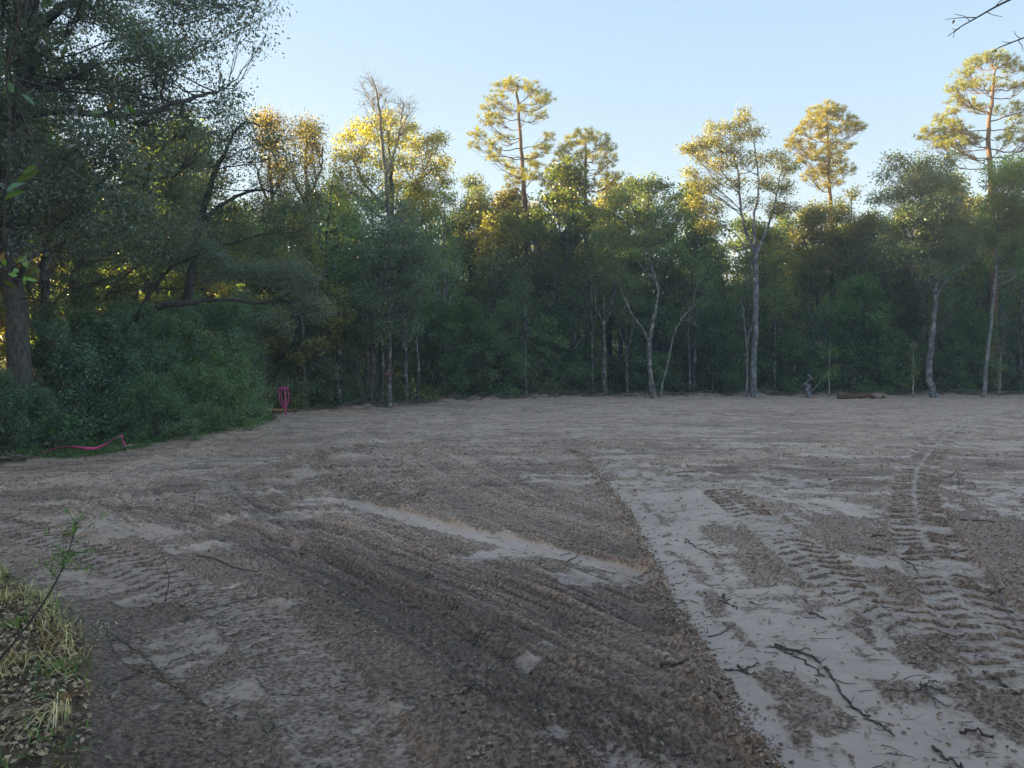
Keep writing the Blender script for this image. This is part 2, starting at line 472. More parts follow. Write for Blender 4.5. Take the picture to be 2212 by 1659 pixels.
    tear = (fbm(wx * 4.2, wy * 6.5, 4, 401, 0.65) - 0.5) * 2.0
    wet = np.clip(wet + wet * tear * 1.5 * (1 - clean) + (wet < .3) * sm(.30, .45, tear) * 0.35, 0, 1)
    # clods and crumbs
    rough = 1 - np.clip(wet, 0, 1)
    def bil(f, sd_): return 1 - np.abs(2 * fbm(x * f, y * f, 2, sd_) - 1) * 2
    c1 = np.clip(bil(7.5, 301), 0, 1); c2 = np.clip(bil(17, 311), 0, 1); c3 = vn(x * 42, y * 42, 321)
    loose = sm(0.35, 0.65, fbm(x * 0.9, y * 0.9, 3, 331))
    for (u, v), rr in CLOD:
        c = gr(u, v); loose = np.maximum(loose, np.exp(-((x - c[0]) ** 2 + (y - c[1]) ** 2) / rr ** 2) * 1.8)
    loose = loose + 0.7 * berm
    c4 = np.clip(bil(30, 317), 0, 1)
    cl = 1.2 * (0.008 * c1 ** 2 * (0.3 + loose) + 0.016 * c2 ** 2 * (0.4 + loose * 0.8) + 0.011 * c4 ** 2 * (0.5 + loose * .7) + 0.006 * c3)
    cl = cl * (1 - 0.65 * lug)
    z = z + cl * (0.10 + 0.90 * rough)
    # low ripples on the film
    z = z + (1 - rough) * (fbm(x * 6, y * 10, 2, 341) - 0.5) * 0.010
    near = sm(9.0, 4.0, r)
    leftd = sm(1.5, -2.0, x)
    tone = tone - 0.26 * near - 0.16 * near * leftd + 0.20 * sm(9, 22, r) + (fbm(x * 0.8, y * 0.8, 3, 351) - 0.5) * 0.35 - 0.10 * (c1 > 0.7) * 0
    # forest litter beyond the edge
    ins = y - edge_y(x) + (fbm(x * 0.9, y * 0.9, 3, 361) - 0.5) * 1.6
    lit = sm(-0.5, 0.5, ins)
    z = z + 0.22 * np.exp(-((ins + .1) / .45) ** 2) * sm(.4, .62, fbm(x * .7, y * .7, 3, 366)) * (x > -7) * (y > 30)
    # verge bottom left
    vx = np.interp(y, [0, 3.2, 3.9, 4.7, 5.4, 6.2, 7.0], [-1.75, -1.84, -2.2, -2.72, -3.4, -4.3, -6.0])
    verge = sm(0.06, -0.06, x - vx + (fbm(x * 5, y * 5, 3, 371) - 0.5) * 0.35) * (y < 7) * (y > -6)
    lit = np.maximum(lit, verge)
    z = z * (1 - 0.5 * lit) + lit * (0.04 + 0.02 * fbm(x * 8, y * 8, 2, 381)) + verge * 0.03
    wet = wet * (1 - lit)
    return z, np.clip(wet, 0, 1), np.clip(tone, 0, 1), lit
def gz(x, y):
    z = ground_fields(np.array([float(x)]), np.array([float(y)]))[0]
    return float(z[0])

# ------------------------------------------------------------------ the ground
def mud_material():
    m, t = new_mat('mud')
    g = nd(t, 'ShaderNodeNewGeometry')
    pos = g.outputs['Position']
    wet = nd(t, 'ShaderNodeAttribute', attribute_name='wet').outputs['Fac']
    tone = nd(t, 'ShaderNodeAttribute', attribute_name='tone').outputs['Fac']
    lit = nd(t, 'ShaderNodeAttribute', attribute_name='litter').outputs['Fac']
    n1 = noise(t, 3.0, 5, pos, 0.65)
    n2 = noise(t, 38.0, 4, pos, 0.6)
    n3 = noise(t, 140.0, 3, pos, 0.6)
    soil = mixc(t, mapr(t, n2, 0.41, 0.60), (0.18, 0.122, 0.090), (0.60, 0.412, 0.308))
    soil = mixc(t, mapr(t, n1, 0.35, 0.65, 0.0, 0.45), soil, (0.43, 0.302, 0.230))
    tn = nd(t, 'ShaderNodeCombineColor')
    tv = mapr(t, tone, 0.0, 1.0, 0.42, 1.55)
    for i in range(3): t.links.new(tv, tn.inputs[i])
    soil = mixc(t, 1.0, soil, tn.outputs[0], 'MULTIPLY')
    sand = mixc(t, mapr(t, n1, 0.3, 0.7), (0.42, 0.292, 0.226), (0.53, 0.376, 0.298))
    n12 = noise(t, 11.0, 5, pos, 0.7)
    wm = mth(t, 'ADD', wet, mth(t, 'MULTIPLY', mth(t, 'SUBTRACT', n2, 0.5), 0.9))
    wm = mth(t, 'ADD', wm, mth(t, 'MULTIPLY', mth(t, 'SUBTRACT', n12, 0.5), 1.1))
    wm = mapr(t, wm, 0.32, 0.72)
    sn = nd(t, 'ShaderNodeCombineColor')
    sv = mapr(t, tone, 0.0, 0.6, 0.58, 1.08)
    for i in range(3): t.links.new(sv, sn.inputs[i])
    sand = mixc(t, 1.0, sand, sn.outputs[0], 'MULTIPLY')
    col = mixc(t, wm, soil, sand)
    vo = nd(t, 'ShaderNodeTexVoronoi'); vo.inputs['Scale'].default_value = 22
    t.links.new(pos, vo.inputs['Vector'])
    sepc = nd(t, 'ShaderNodeSeparateColor'); t.links.new(vo.outputs['Color'], sepc.inputs[0])
    cr = nd(t, 'ShaderNodeValToRGB')
    cr.color_ramp.elements[0].color = (0.035, 0.024, 0.016, 1); cr.color_ramp.elements[1].color = (0.20, 0.13, 0.085, 1)
    e = cr.color_ramp.elements.new(0.5); e.color = (0.09, 0.058, 0.036, 1)
    t.links.new(sepc.outputs[0], cr.inputs[0])
    col = mixc(t, lit, col, cr.outputs[0])
    p = nd(t, 'ShaderNodeBsdfPrincipled')
    t.links.new(col, p.inputs['Base Color'])
    t.links.new(mapr(t, wm, 0, 1, 0.85, 0.40), p.inputs['Roughness'])
    t.links.new(mapr(t, wm, 0, 1, 0.25, 0.5), p.inputs['Specular IOR Level'])
    hh = mth(t, 'ADD', mth(t, 'MULTIPLY', n2, 1.0), mth(t, 'MULTIPLY', n3, 0.35))
    b = nd(t, 'ShaderNodeBump'); b.inputs['Distance'].default_value = 0.035
    t.links.new(mapr(t, wm, 0, 1, 0.9, 0.10), b.inputs['Strength'])
    t.links.new(hh, b.inputs['Height']); t.links.new(b.outputs[0], p.inputs['Normal'])
    o = nd(t, 'ShaderNodeOutputMaterial'); t.links.new(p.outputs[0], o.inputs[0])
    return m
M_MUD = mud_material()
NA, NR = 700, 740
th = np.radians(np.linspace(-42, 42, NA))
q = np.linspace(0, 1, NR)
r0, r1 = 2.0, 62.0
rr = (r0 ** -0.55 + q * (r1 ** -0.55 - r0 ** -0.55)) ** (-1 / 0.55)
R_, T_ = np.meshgrid(rr, th, indexing='ij')
gx = (R_ * np.sin(T_)).ravel(); gy = (R_ * np.cos(T_)).ravel()
z_, wet_, tone_, lit_ = ground_fields(gx, gy)
zg = z_.reshape(NR, NA)
fade = np.ones((NR, NA)); fade[:3] = 0; fade[-3:] = 0; fade[:, :3] = 0; fade[:, -3:] = 0
zg = zg * fade - 0.10 * (1 - fade)
ii = np.arange(NR - 1)[:, None] * NA + np.arange(NA - 1)[None, :]
quads = np.stack([ii, ii + 1, ii + NA + 1, ii + NA], -1).reshape(-1, 4)[:, ::-1]
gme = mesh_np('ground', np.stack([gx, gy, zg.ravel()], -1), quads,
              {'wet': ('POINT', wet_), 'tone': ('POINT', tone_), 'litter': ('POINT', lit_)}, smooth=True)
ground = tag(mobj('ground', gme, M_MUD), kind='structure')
# raised ribs pressed up by the tyre lugs
def rib_mesh():
    r_ = np.random.default_rng(909)
    PX = []; WET_SHADE = []; TON = []
    for k, (P, hw, pitch, dep, amp) in enumerate(TRACKS):
        if pitch < .14: continue
        d = np.diff(P, axis=0); L = np.hypot(d[:, 0], d[:, 1]); cs = np.concatenate([[0], np.cumsum(L)])
        n = int(cs[-1] / pitch)
        for i in range(n * 2):
            side = 1 if i % 2 else -1
            t0 = (i // 2 + .5 * (i % 2)) * pitch + r_.normal(0, .012)
            c0 = np.array([np.interp(t0, cs, P[:, 0]), np.interp(t0, cs, P[:, 1])])
            rr0 = math.hypot(*c0)
            if rr0 > 27 or rr0 < 2.2 or (k == 5 and rr0 < 4.6): continue
            if fbm(np.array([c0[0] * 1.1 + k * 9]), np.array([c0[1] * 1.1]), 3, 5)[0] < (.30 if amp > .9 else .40 if amp > .6 else .50): continue
            hgt = .027 * amp * r_.uniform(.55, 1.15) * (1 + .035 * rr0) * (pitch / .19) ** .5 * (1 - .75 * min(1, max(0, (rr0 - 10) / 15)))
            if k == 2: hgt *= 1.7
            elif rr0 > 9 and r_.random() < (rr0 - 9) * .03: continue
            a0 = r_.uniform(-.02, .10); a1 = r_.uniform(.85, 1.12)
            if r_.random() < .15: a1 *= .6
            st_ = np.linspace(a0, a1, 8)
            w_ = pitch * r_.uniform(.26, .42) * (.9 + .02 * rr0)
            ph_ = r_.uniform(0, 6.28)
            for j, q_ in enumerate(st_):
                tt = t0 + q_ * pitch * .75 + .012 * math.sin(ph_ + q_ * 5) + r_.normal(0, .004)
                e = .5 * pitch
                c = np.array([np.interp(tt, cs, P[:, 0]), np.interp(tt, cs, P[:, 1])]); c2 = np.array([np.interp(tt + e, cs, P[:, 0]), np.interp(tt + e, cs, P[:, 1])]); 
                if tt + e > cs[-1]: c2 = c + (P[-1] - P[-2]) / (L[-1] + 1e-9) * e
                dr = (c2 - c) / (np.linalg.norm(c2 - c) + 1e-9); nr = np.array([-dr[1], dr[0]])
                taper = min(1.0, (1 - abs(2 * j / 7 - 1)) * 3 + .15) * (.75 + .5 * r_.random())
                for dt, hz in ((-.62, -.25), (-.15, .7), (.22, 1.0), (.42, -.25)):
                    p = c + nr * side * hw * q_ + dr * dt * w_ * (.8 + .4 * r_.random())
                    PX.append((p[0], p[1], hgt * hz * (taper if hz > 0 else 1))); WET_SHADE.append({-.62: .62, -.15: .75, .22: .45, .42: -.2 + .65 * min(1, max(0, (rr0 - 8) / 8))}[dt]); TON.append({-.62: .45, -.15: .5, .22: .3, .42: .02 + .4 * min(1, max(0, (rr0 - 7) / 10))}[dt])  # camera-side rib foot darkened: moist earth with shade painted into the colour
    A = np.array(PX)
    z = ground_fields(A[:, 0], A[:, 1])[0]
    V = np.stack([A[:, 0], A[:, 1], z + A[:, 2]], -1)
    nr_ = len(A) // 32
    F = []
    for j in range(7):
        for m_ in range(3): F.append((j * 4 + m_, j * 4 + m_ + 1, (j + 1) * 4 + m_ + 1, (j + 1) * 4 + m_))
    F = np.array(F)[None] + (np.arange(nr_) * 32)[:, None, None]
    nW = np.clip(np.array(WET_SHADE) + (fbm(A[:, 0] * 5, A[:, 1] * 5, 3, 12) - .5) * .8, 0, 1)
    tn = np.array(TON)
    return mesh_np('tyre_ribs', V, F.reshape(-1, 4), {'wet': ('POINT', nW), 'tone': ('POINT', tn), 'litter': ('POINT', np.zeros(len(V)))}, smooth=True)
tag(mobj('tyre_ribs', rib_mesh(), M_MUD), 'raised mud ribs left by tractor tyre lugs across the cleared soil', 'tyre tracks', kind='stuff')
# forest floor beyond and around the clearing
def flat_sheet(name, xs, ys, zf, litv):
    X, Y = np.meshgrid(xs, ys)
    V = np.stack([X.ravel(), Y.ravel(), zf(X, Y).ravel()], -1)
    n = len(xs); m = len(ys)
    i = np.arange(m - 1)[:, None] * n + np.arange(n - 1)[None, :]
    F = np.stack([i, i + 1, i + n + 1, i + n], -1).reshape(-1, 4)
    N = len(V)
    return mesh_np(name, V, F, {'wet': ('POINT', np.zeros(N)), 'tone': ('POINT', np.full(N, 0.5)), 'litter': ('POINT', np.full(N, litv))}, smooth=True)
xs = np.concatenate([[-260, -190], np.linspace(-120, 120, 41), [190, 260]])
ff = tag(mobj('forest_floor', flat_sheet('forest_floor', xs, xs, lambda X, Y: -0.085 + 0 * X, 1.0), M_MUD), kind='structure')

# ------------------------------------------------------------------ leaves and trees
def leaf_quads(cen, size, rng, asp=0.5, up=0.5, fold=0.15, droop=0.0):
    n = len(cen)
    nor = rng.normal(size=(n, 3)); nor[:, 2] = nor[:, 2] * 0.8 + up * np.sign(rng.random(n) + 0.3)
    nor /= np.linalg.norm(nor, axis=1, keepdims=True)
    t = rng.normal(size=(n, 3)); t[:, 2] -= droop
    t -= nor * (t * nor).sum(1, keepdims=True); t /= np.linalg.norm(t, axis=1, keepdims=True)
    b = np.cross(nor, t)
    L = (size * rng.uniform(0.65, 1.3, n))[:, None]; W = L * asp
    V = np.stack([cen - t * L / 2, cen - b * W / 2 + nor * W * fold - t * L * 0.05, cen + t * L / 2, cen + b * W / 2 + nor * W * fold - t * L * 0.05], 1)
    return V.reshape(-1, 3)
def leaf_mesh(name, V, rng, rnd=None):
    n = len(V) // 4
    F = np.arange(n * 4).reshape(n, 4)
    return mesh_np(name, V, F, {'rnd': ('FACE', rng.random(n) if rnd is None else rnd)})
def needle_tufts(cen, dirs, L, W, k, rng):
    n = len(cen)
    c = np.repeat(cen, k, 0); d = np.repeat(dirs, k, 0)
    v = rng.normal(size=(n * k, 3)); v /= np.linalg.norm(v, axis=1, keepdims=True)
    v = v + d * 0.75; v /= np.linalg.norm(v, axis=1, keepdims=True)
    s = np.cross(v, rng.normal(size=(n * k, 3))); s /= np.linalg.norm(s, axis=1, keepdims=True)
    l = (L * rng.uniform(0.7, 1.15, n * k))[:, None]
    V = np.stack([c - s * W / 2, c + s * W / 2, c + v * l + s * W * 0.3, c + v * l - s * W * 0.3], 1)
    return V.reshape(-1, 3)

def build_tree(seed, stems, blobs, leaf=0.11, per=26, sig=0.26, clump=9, asp=0.5, kind='leaf', attach=0.7,
               flat=0.75, limb_r=0.05, twig_r=0.010, sides=6, up=0.5, nlen=0.27, nw=0.020, nk=15, snags=0, tw=3, dmul=None, wob=0.08):
    """stems: [(pts, r0, r1)], blobs: [(x,y,z,r,density)] -> trunk mesh, crown mesh, all coordinates local to the tree"""
    rng = np.random.default_rng(seed)
    if dmul is None: dmul = {'leaf': 3.0, 'pine': 0.8}.get(kind, 1.0)
    T = Tubes(); allp = []; allr = []
    for pts, ra, rb in stems:
        pts = np.asarray(pts, float)
        P = crom(pts, max(8, 4 * len(pts)))
        seg = np.linspace(0, 1, len(P))
        P[1:-1, :2] += rng.normal(0, 0.012, (len(P) - 2, 2)) * (1 + seg[1:-1, None] * 2)
        rad = ra + (rb - ra) * seg ** 0.85
        if pts[0][2] < 0.3: rad = rad + ra * 0.55 * np.exp(-P[:, 2] / 0.22)
        T.add(P, rad, sides + 2)
        allp.append(P); allr.append(rad)
    AP = np.concatenate(allp); AR = np.concatenate(allr)
    LV = []; LR = []
    for bx, by, bz, br, dens in blobs:
        c = np.array([bx, by, bz])
        hd = np.hypot(AP[:, 0] - bx, AP[:, 1] - by)
        want = bz - attach * hd
        cost = np.abs(AP[:, 2] - want) + 0.25 * hd + np.where(AP[:, 2] > bz + 0.3, 2.0, 0)
        i = int(np.argmin(cost)); p0 = AP[i]
        L = np.linalg.norm(c - p0)
        mid = p0 * 0.5 + c * 0.5 + np.array([rng.normal(0, wob) * L, rng.normal(0, wob) * L, -0.10 * L * (1 if kind == 'leaf' else 1.3) + rng.normal(0, 0.05) * L])
        la = min(limb_r * (0.5 + 0.35 * br) * (0.6 + 0.25 * L ** 0.5), AR[i] * 0.8 + 0.004)
        P = crom([p0, mid, c], 9)
        P[1:-1] += rng.normal(0, 0.02, (7, 3)) * L ** 0.5
        T.add(P, np.linspace(la, la * 0.35, 9), 5 if la > .03 else 4)
        nc = max(3, int(clump * dens * br ** 1.6 * 2.2 * dmul))
        v = rng.normal(size=(nc, 3)); v /= np.linalg.norm(v, axis=1, keepdims=True)
        rad = br * rng.random(nc) ** (0.45 if kind != 'pine' else 0.3)
        cc = c + v * rad[:, None] * np.array([1, 1, flat])
        if kind == 'pine': cc[:, 2] += np.clip(rad, 0, None) * 0.15
        src = rng.integers(3, 9, nc)
        dirs = np.zeros((nc, 3))
        lim = max(3, int(clump * dens * br ** 1.6 * 2.2 * min(dmul, 1.6)))
        for k in range(nc):
            if kind == 'leaf' and k >= lim: break
            a = P[src[k]]; e = cc[k]; l = np.linalg.norm(e - a)
            md = a * 0.5 + e * 0.5 + rng.normal(0, 0.07 * l, 3) + (np.array([0, 0, -0.12 * l]) if kind == 'pine' else 0)
            Q = crom([a, md, e], 4)
            T.add(Q, np.linspace(twig_r * (0.9 + 0.5 * br), twig_r * 0.45, 4), tw)
            d = Q[-1] - Q[-2]; dirs[k] = d / (np.linalg.norm(d) + 1e-9)
        if kind == 'leaf':
            n = rng.poisson(per, nc)
            cen = np.repeat(cc, n, 0) + rng.normal(0, sig, (n.sum(), 3)) * np.array([1, 1, 0.7])
            LV.append(leaf_quads(cen, leaf, rng, asp, up))
            LR.append((np.repeat(rng.random(nc), n) * 0.55 + rng.random() * 0.15 + rng.random(n.sum()) * 0.30))
        elif kind == 'pine':
            m = 2
            cen = np.repeat(cc, m, 0) + rng.normal(0, sig, (nc * m, 3)) * np.array([1, 1, 0.5])
            dd = np.repeat(dirs, m, 0) + np.array([0, 0, 0.5])
            LV.append(needle_tufts(cen, dd, nlen, nw, nk, rng))
        else:       # bare twigs
            for k in range(nc):
                for j in range(3):
                    e = cc[k] + rng.normal(0, 0.22, 3) * np.array([1, 1, 0.6]) + dirs[k] * 0.3
                    T.add(crom([cc[k], (cc[k] + e) / 2 + rng.normal(0, 0.03, 3), e], 4), np.linspace(twig_r * 0.6, twig_r * 0.3, 4), 3)
    for k in range(snags):     # dead stubs low on the stem
        i = rng.integers(2, len(AP) * 2 // 3)
        a = AP[i]; an = rng.uniform(0, 2 * PI); l = rng.uniform(0.5, 1.7)
        e = a + np.array([math.cos(an) * l, math.sin(an) * l, rng.uniform(-0.1, 0.7) * l])
        md = (a + e) / 2 + rng.normal(0, 0.1, 3)
        T.add(crom([a, md, e], 6), np.linspace(0.018, 0.005, 6), 4)
    tm = T.mesh('trunk')
    cm = None
    if LV:
        V = np.concatenate(LV)
        cm = leaf_mesh('crown', V, rng, np.concatenate(LR) if LR else None)
    return tm, cm

def tree_obj(name, loc, label, cat, tm, cm, bark, leafm, barkc, leafc, group=None):
    r = empty(name, loc, label, cat, group)
    CH[r.name] = []
    a = mobj('trunk', tm, bark, None, barkc); child(a, r)
    if cm:
        b = mobj('crown', cm, leafm, None, leafc); child(b, r)
    return r

def hero(name, label, cat, base, stems, blobs, bark, leafm, barkc, leafc, seed, group=None, r0=0.15, **kw):
    """base (u,v) where the stem meets the ground or (u, None, depth). stems: list of ([(u,v,dd)...], r0, r1), blobs: (u,v,r_px_display,dd,dens)"""
    if len(base) == 2:
        g = gr(*base); Y = g[1]; bx = g[0]
    else:
        Y = base[2]; bx = at(base[0], 900, Y)[0]
    z0 = gz(bx, Y) - 0.03
    B = np.array([bx, Y, z0])
    st = []
    for pts, ra, rb in stems:
        P = []
        for p in pts:
            dd = p[2] if len(p) > 2 else 0
            if p[0] is None: P.append(np.zeros(3))
            else: P.append(at(p[0], p[1], Y + dd) - B)
        st.append((P, ra, rb))
    bl = []
    for p in blobs:
        u, v, rp = p[:3]; dd = p[3] if len(p) > 3 else 0; de = p[4] if len(p) > 4 else 1
        c = at(u, v, Y + dd) - B
        bl.append((*c, rp * K / F_PX * (Y + dd), de))
    tm, cm = build_tree(seed, st, bl, **kw)
    return tree_obj(name, B, label, cat, tm, cm, bark, leafm, barkc, leafc, group)

GREEN = (0.092, 0.124, 0.070)
DGREEN = (0.076, 0.108, 0.070)
BGREEN = (0.086, 0.140, 0.055)
OLIVE = (0.125, 0.126, 0.048)
GOLD = (0.130, 0.105, 0.030)
PINEC = (0.15, 0.165, 0.045)
BARK = (0.085, 0.078, 0.073)
GREY = (0.25, 0.25, 0.26)
PBARK = (0.19, 0.125, 0.095)
rg = np.random.default_rng(7)

def fill_blobs(rng, us, vs, rp, n, dd=2.0, dens=1.0, shape='ell'):
    """n blobs in the ellipse with centre (us,vs) px: us=(u0,u1), vs=(v0,v1)"""
    out = []
    uc, vc = (us[0] + us[1]) / 2, (vs[0] + vs[1]) / 2; ua, va = (us[1] - us[0]) / 2 - rp * 0.7, (vs[1] - vs[0]) / 2 - rp * 0.6
    for k in range(n):
        a = rng.uniform(0, 2 * PI); q_ = rng.random() ** 0.5
        out.append((uc + ua * q_ * math.cos(a), vc + va * q_ * math.sin(a), rp * rng.uniform(0.7, 1.2), rng.uniform(-dd, dd), dens))
    return out

# ---- tall pines that stand above the wood
hero('pine_tree', 'tall pine with open dome of clumped needles, tallest tree near the middle', 'tree', (1150, None, 50),
     [([(None,), (1146, 700), (1138, 520), (1132, 400), (1124, 300), (1118, 215), (1116, 180)], 0.26, 0.05)],
     [(1118, 185, 26, 0), (1090, 190, 22, 1), (1150, 195, 22, -1), (1075, 215, 24, 0), (1060, 240, 22, 1.2), (1170, 215, 22, 0.5), (1050, 262, 22, -1), (1072, 262, 20, 1), (1183, 222, 18, 0), (1165, 250, 20, 1),
      (1140, 240, 20, -1.5, .7), (1100, 240, 20, 1.5, .7), (1035, 292, 20, 0), (1028, 318, 16, 0.5), (1060, 312, 16, -1), (1088, 300, 18, 1), (1182, 300, 16, 0), (1168, 330, 18, 0.5), (1180, 318, 13, -.6), (1070, 335, 18, 0), (1150, 345, 20, 1),
      (1062, 348, 14, -1), (1100, 360, 20, 1, .8), (1160, 360, 18, -1), (1120, 380, 24, 0, .8), (1108, 395, 22, 1), (1150, 385, 22, -1)],
     M_PINE, M_NEEDLE, PBARK, PINEC, 11, kind='pine', attach=0.35, flat=0.55, clump=24, sig=0.09, limb_r=0.05, twig_r=0.012, snags=4)
hero('pine_tree', 'shorter round-headed pine just right of the tallest middle pine', 'tree', (1272, None, 50),
     [([(None,), (1270, 720), (1268, 600), (1266, 480), (1264, 400), (1265, 330), (1266, 300)], 0.24, 0.05)],
     [(1268, 298, 26, 0, 1.3), (1240, 305, 22, 1, 1.2), (1295, 308, 22, -1, 1.2), (1222, 325, 20, 0, 1.2), (1210, 345, 20, 1), (1312, 325, 18, 0, 1.2), (1318, 345, 16, 1), (1255, 335, 20, -1.2), (1285, 338, 20, 1.2), (1235, 350, 18, -1),
      (1310, 360, 18, -1), (1200, 372, 22, 0), (1215, 385, 22, 1), (1186, 385, 20, -1), (1240, 375, 18, 1.3, .7), (1330, 382, 18, 0), (1300, 385, 18, 1, .8), (1190, 405, 22, 0), (1225, 400, 20, -1, .8), (1285, 400, 18, -1, .7), (1315, 400, 15, 1)],
     M_PINE, M_NEEDLE, PBARK, PINEC, 12, kind='pine', attach=0.4, flat=0.55, clump=24, sig=0.09, limb_r=0.05, twig_r=0.012, snags=5)
hero('pine_tree', 'pine with a narrow ragged sunlit crown right of the pale grey forked tree', 'tree', (1800, None, 52),
     [([(None,), (1798, 640), (1796, 500), (1792, 400), (1788, 300), (1786, 245)], 0.24, 0.05)],
     [(1788, 238, 22, 0, 1.4), (1765, 245, 20, 1, 1.3), (1810, 248, 20, 0, 1.4), (1830, 262, 18, .5, 1.3), (1750, 262, 20, 0, 1.2), (1785, 268, 22, -1, 1.2), (1735, 285, 18, 0, 1.2), (1770, 292, 22, 1, 1.2), (1812, 285, 20, -1, 1.2), (1845, 282, 16, 0, 1.2), (1858, 276, 13, 0, 1.2),
      (1722, 305, 18, -1, 1.2), (1708, 318, 14, 0), (1745, 318, 20, 1, 1.2), (1795, 315, 22, 0, 1.2), (1830, 318, 16, 1), (1775, 340, 24, -1, 1.3), (1812, 345, 20, 0, 1.2), (1740, 345, 20, 0), (1800, 370, 24, 1, 1.2), (1830, 372, 18, 0), (1770, 372, 22, 0, 1.2), (1790, 400, 26, 0), (1750, 385, 20, -1)],
     M_PINE, M_NEEDLE, PBARK, (0.16, 0.155, 0.040), 13, kind='pine', attach=0.35, flat=0.6, clump=28, sig=0.09, limb_r=0.05, twig_r=0.012)
hero('pine_tree', 'very tall pine with red-brown bark and layered crown at the right edge', 'tree', (2148, None, 48),
     [([(None,), (2146, 640), (2142, 500), (2140, 400), (2136, 300), (2142, 220), (2150, 150)], 0.30, 0.06)],
     [(2140, 125, 24, 0, 1.3), (2110, 140, 22, 1, 1.2), (2168, 138, 24, 0, 1.2), (2195, 150, 22, 0, 1.2), (2085, 165, 22, 0, 1.2), (2068, 195, 22, -1, 1.2), (2062, 220, 18, 1), (2095, 190, 20, 1), (2125, 180, 22, -1, .8), (2160, 185, 22, 1, .8), (2205, 185, 22, 0),
      (2095, 228, 20, 0), (2120, 235, 20, 1, .7), (2055, 245, 18, 0), (2035, 262, 20, 0, 1.1), (2062, 270, 20, -1), (2015, 285, 20, 0, 1.1), (2000, 300, 16, 1, 1.1), (2045, 292, 22, 1, 1.2), (2080, 292, 22, 0, 1.2), (2030, 312, 22, 0, 1.2), (2065, 315, 22, -1, 1.2), (2100, 305, 20, 1),
      (2195, 235, 20, 0), (2205, 262, 22, 1), (2185, 285, 20, 0), (2220, 300, 26, 0), (2170, 310, 22, -1), (2240, 160, 26, 0), (2250, 220, 26, 0), (2260, 280, 26, 0), (2160, 240, 18, 1, .6)],
     M_PINE, M_NEEDLE, (0.24, 0.145, 0.10), PINEC, 14, kind='pine', attach=0.4, flat=0.5, clump=24, sig=0.09, limb_r=0.055, twig_r=0.013)

# ---- broadleaved trees one can pick out along the far edge
hero('forked_tree', 'thin-leaved tree with pale blue-grey trunk that forks high, sunlit top', 'tree', (1630, 858),
     [([(None,), (1628, 800), (1632, 700), (1634, 610), (1632, 545)], 0.19, 0.13),
      ([(1632, 550), (1612, 500, .3), (1598, 440, .5), (1596, 380, .3), (1580, 320, 0), (1575, 270)], 0.11, 0.025),
      ([(1633, 548), (1628, 480, -.3), (1640, 400, -.6), (1632, 330, -.6), (1620, 270, -.4)], 0.09, 0.025),
      ([(1634, 548), (1655, 500, .4), (1675, 440, .8), (1685, 380, .6), (1700, 350, .5)], 0.09, 0.02),
      ([(1630, 600), (1600, 520, -1), (1540, 470, -1.2)], 0.05, 0.02)],
     [(1605, 240, 12, 0, .8), (1608, 262, 20, 0), (1570, 275, 20, .5), (1535, 275, 16, 0), (1598, 295, 24, .6), (1630, 290, 22, -.5), (1520, 310, 22, 0, 1.3), (1495, 322, 18, 0, 1.3), (1480, 320, 12, 0), (1548, 305, 22, .8, 1.2), (1572, 325, 26, 0, 1.1), (1520, 340, 22, .8, 1.1), (1555, 355, 26, -.5), (1600, 345, 28, -.8, .8), (1640, 345, 26, 0, .7),
      (1680, 340, 24, .5, 1), (1700, 365, 24, 0, 1.1), (1490, 375, 20, 0), (1505, 400, 24, .5), (1540, 400, 28, 0), (1590, 400, 28, .8, .6), (1650, 395, 28, .6, .8), (1690, 405, 28, 0, 1), (1500, 440, 26, 0, .9), (1545, 450, 28, 0, .9), (1670, 450, 30, 0, .8), (1700, 450, 26, .5), (1530, 490, 26, -.5, .8), (1620, 440, 24, 1, .5)],
     M_BARKP, M_LEAF, (0.19, 0.20, 0.23), (0.135, 0.130, 0.058), 21, leaf=0.125, per=17, sig=0.18, dmul=3.6, clump=10, limb_r=0.045, twig_r=0.010)
hero('leaning_snag', 'thin bare pale stem standing just left of the blue-grey trunk', 'dead tree', (1613, 858),
     [([(None,), (1614, 800), (1612, 740), (1606, 690), (1602, 640)], 0.07, 0.025), ([(1612, 745), (1620, 715), (1622, 700)], 0.04, 0.02)],
     [(1598, 640, 8, 0, .5)], M_BARKP, None, (0.22, 0.22, 0.22), None, 22, kind='bare', snags=3)
hero('multi_stem_tree', 'small tree with two pale crooked stems and round green crown', 'tree', (1412, 860),
     [([(None,), (1404, 800), (1404, 740), (1414, 680), (1421, 630), (1408, 580), (1395, 530), (1400, 450)], 0.15, 0.04),
      ([(1405, 745), (1385, 705, .2), (1362, 672, .2), (1330, 600, .3), (1310, 540)], 0.08, 0.025),
      ([(1408, 600), (1370, 560, -.5), (1330, 520, -.8)], 0.06, 0.02)],
     [(1400, 395, 26, 0), (1365, 400, 24, .5), (1430, 400, 24, 0), (1340, 425, 26, -.5), (1395, 430, 30, 1), (1450, 430, 26, 0), (1320, 460, 28, 0, 1), (1370, 465, 30, .8), (1420, 465, 30, -.8), (1465, 465, 24, 0), (1305, 495, 26, 0), (1350, 510, 30, .5), (1400, 505, 28, -1), (1455, 500, 26, .5), (1310, 540, 30, 0), (1360, 550, 26, -.7), (1430, 545, 24, .7, .7), (1320, 580, 28, 0, 1), (1360, 600, 26, 0, .8), (1470, 540, 22, 0)],
     M_BARKP, M_LEAF, (0.19, 0.18, 0.165), GREEN, 23, leaf=0.14, per=17, sig=0.18, clump=11, limb_r=0.045)
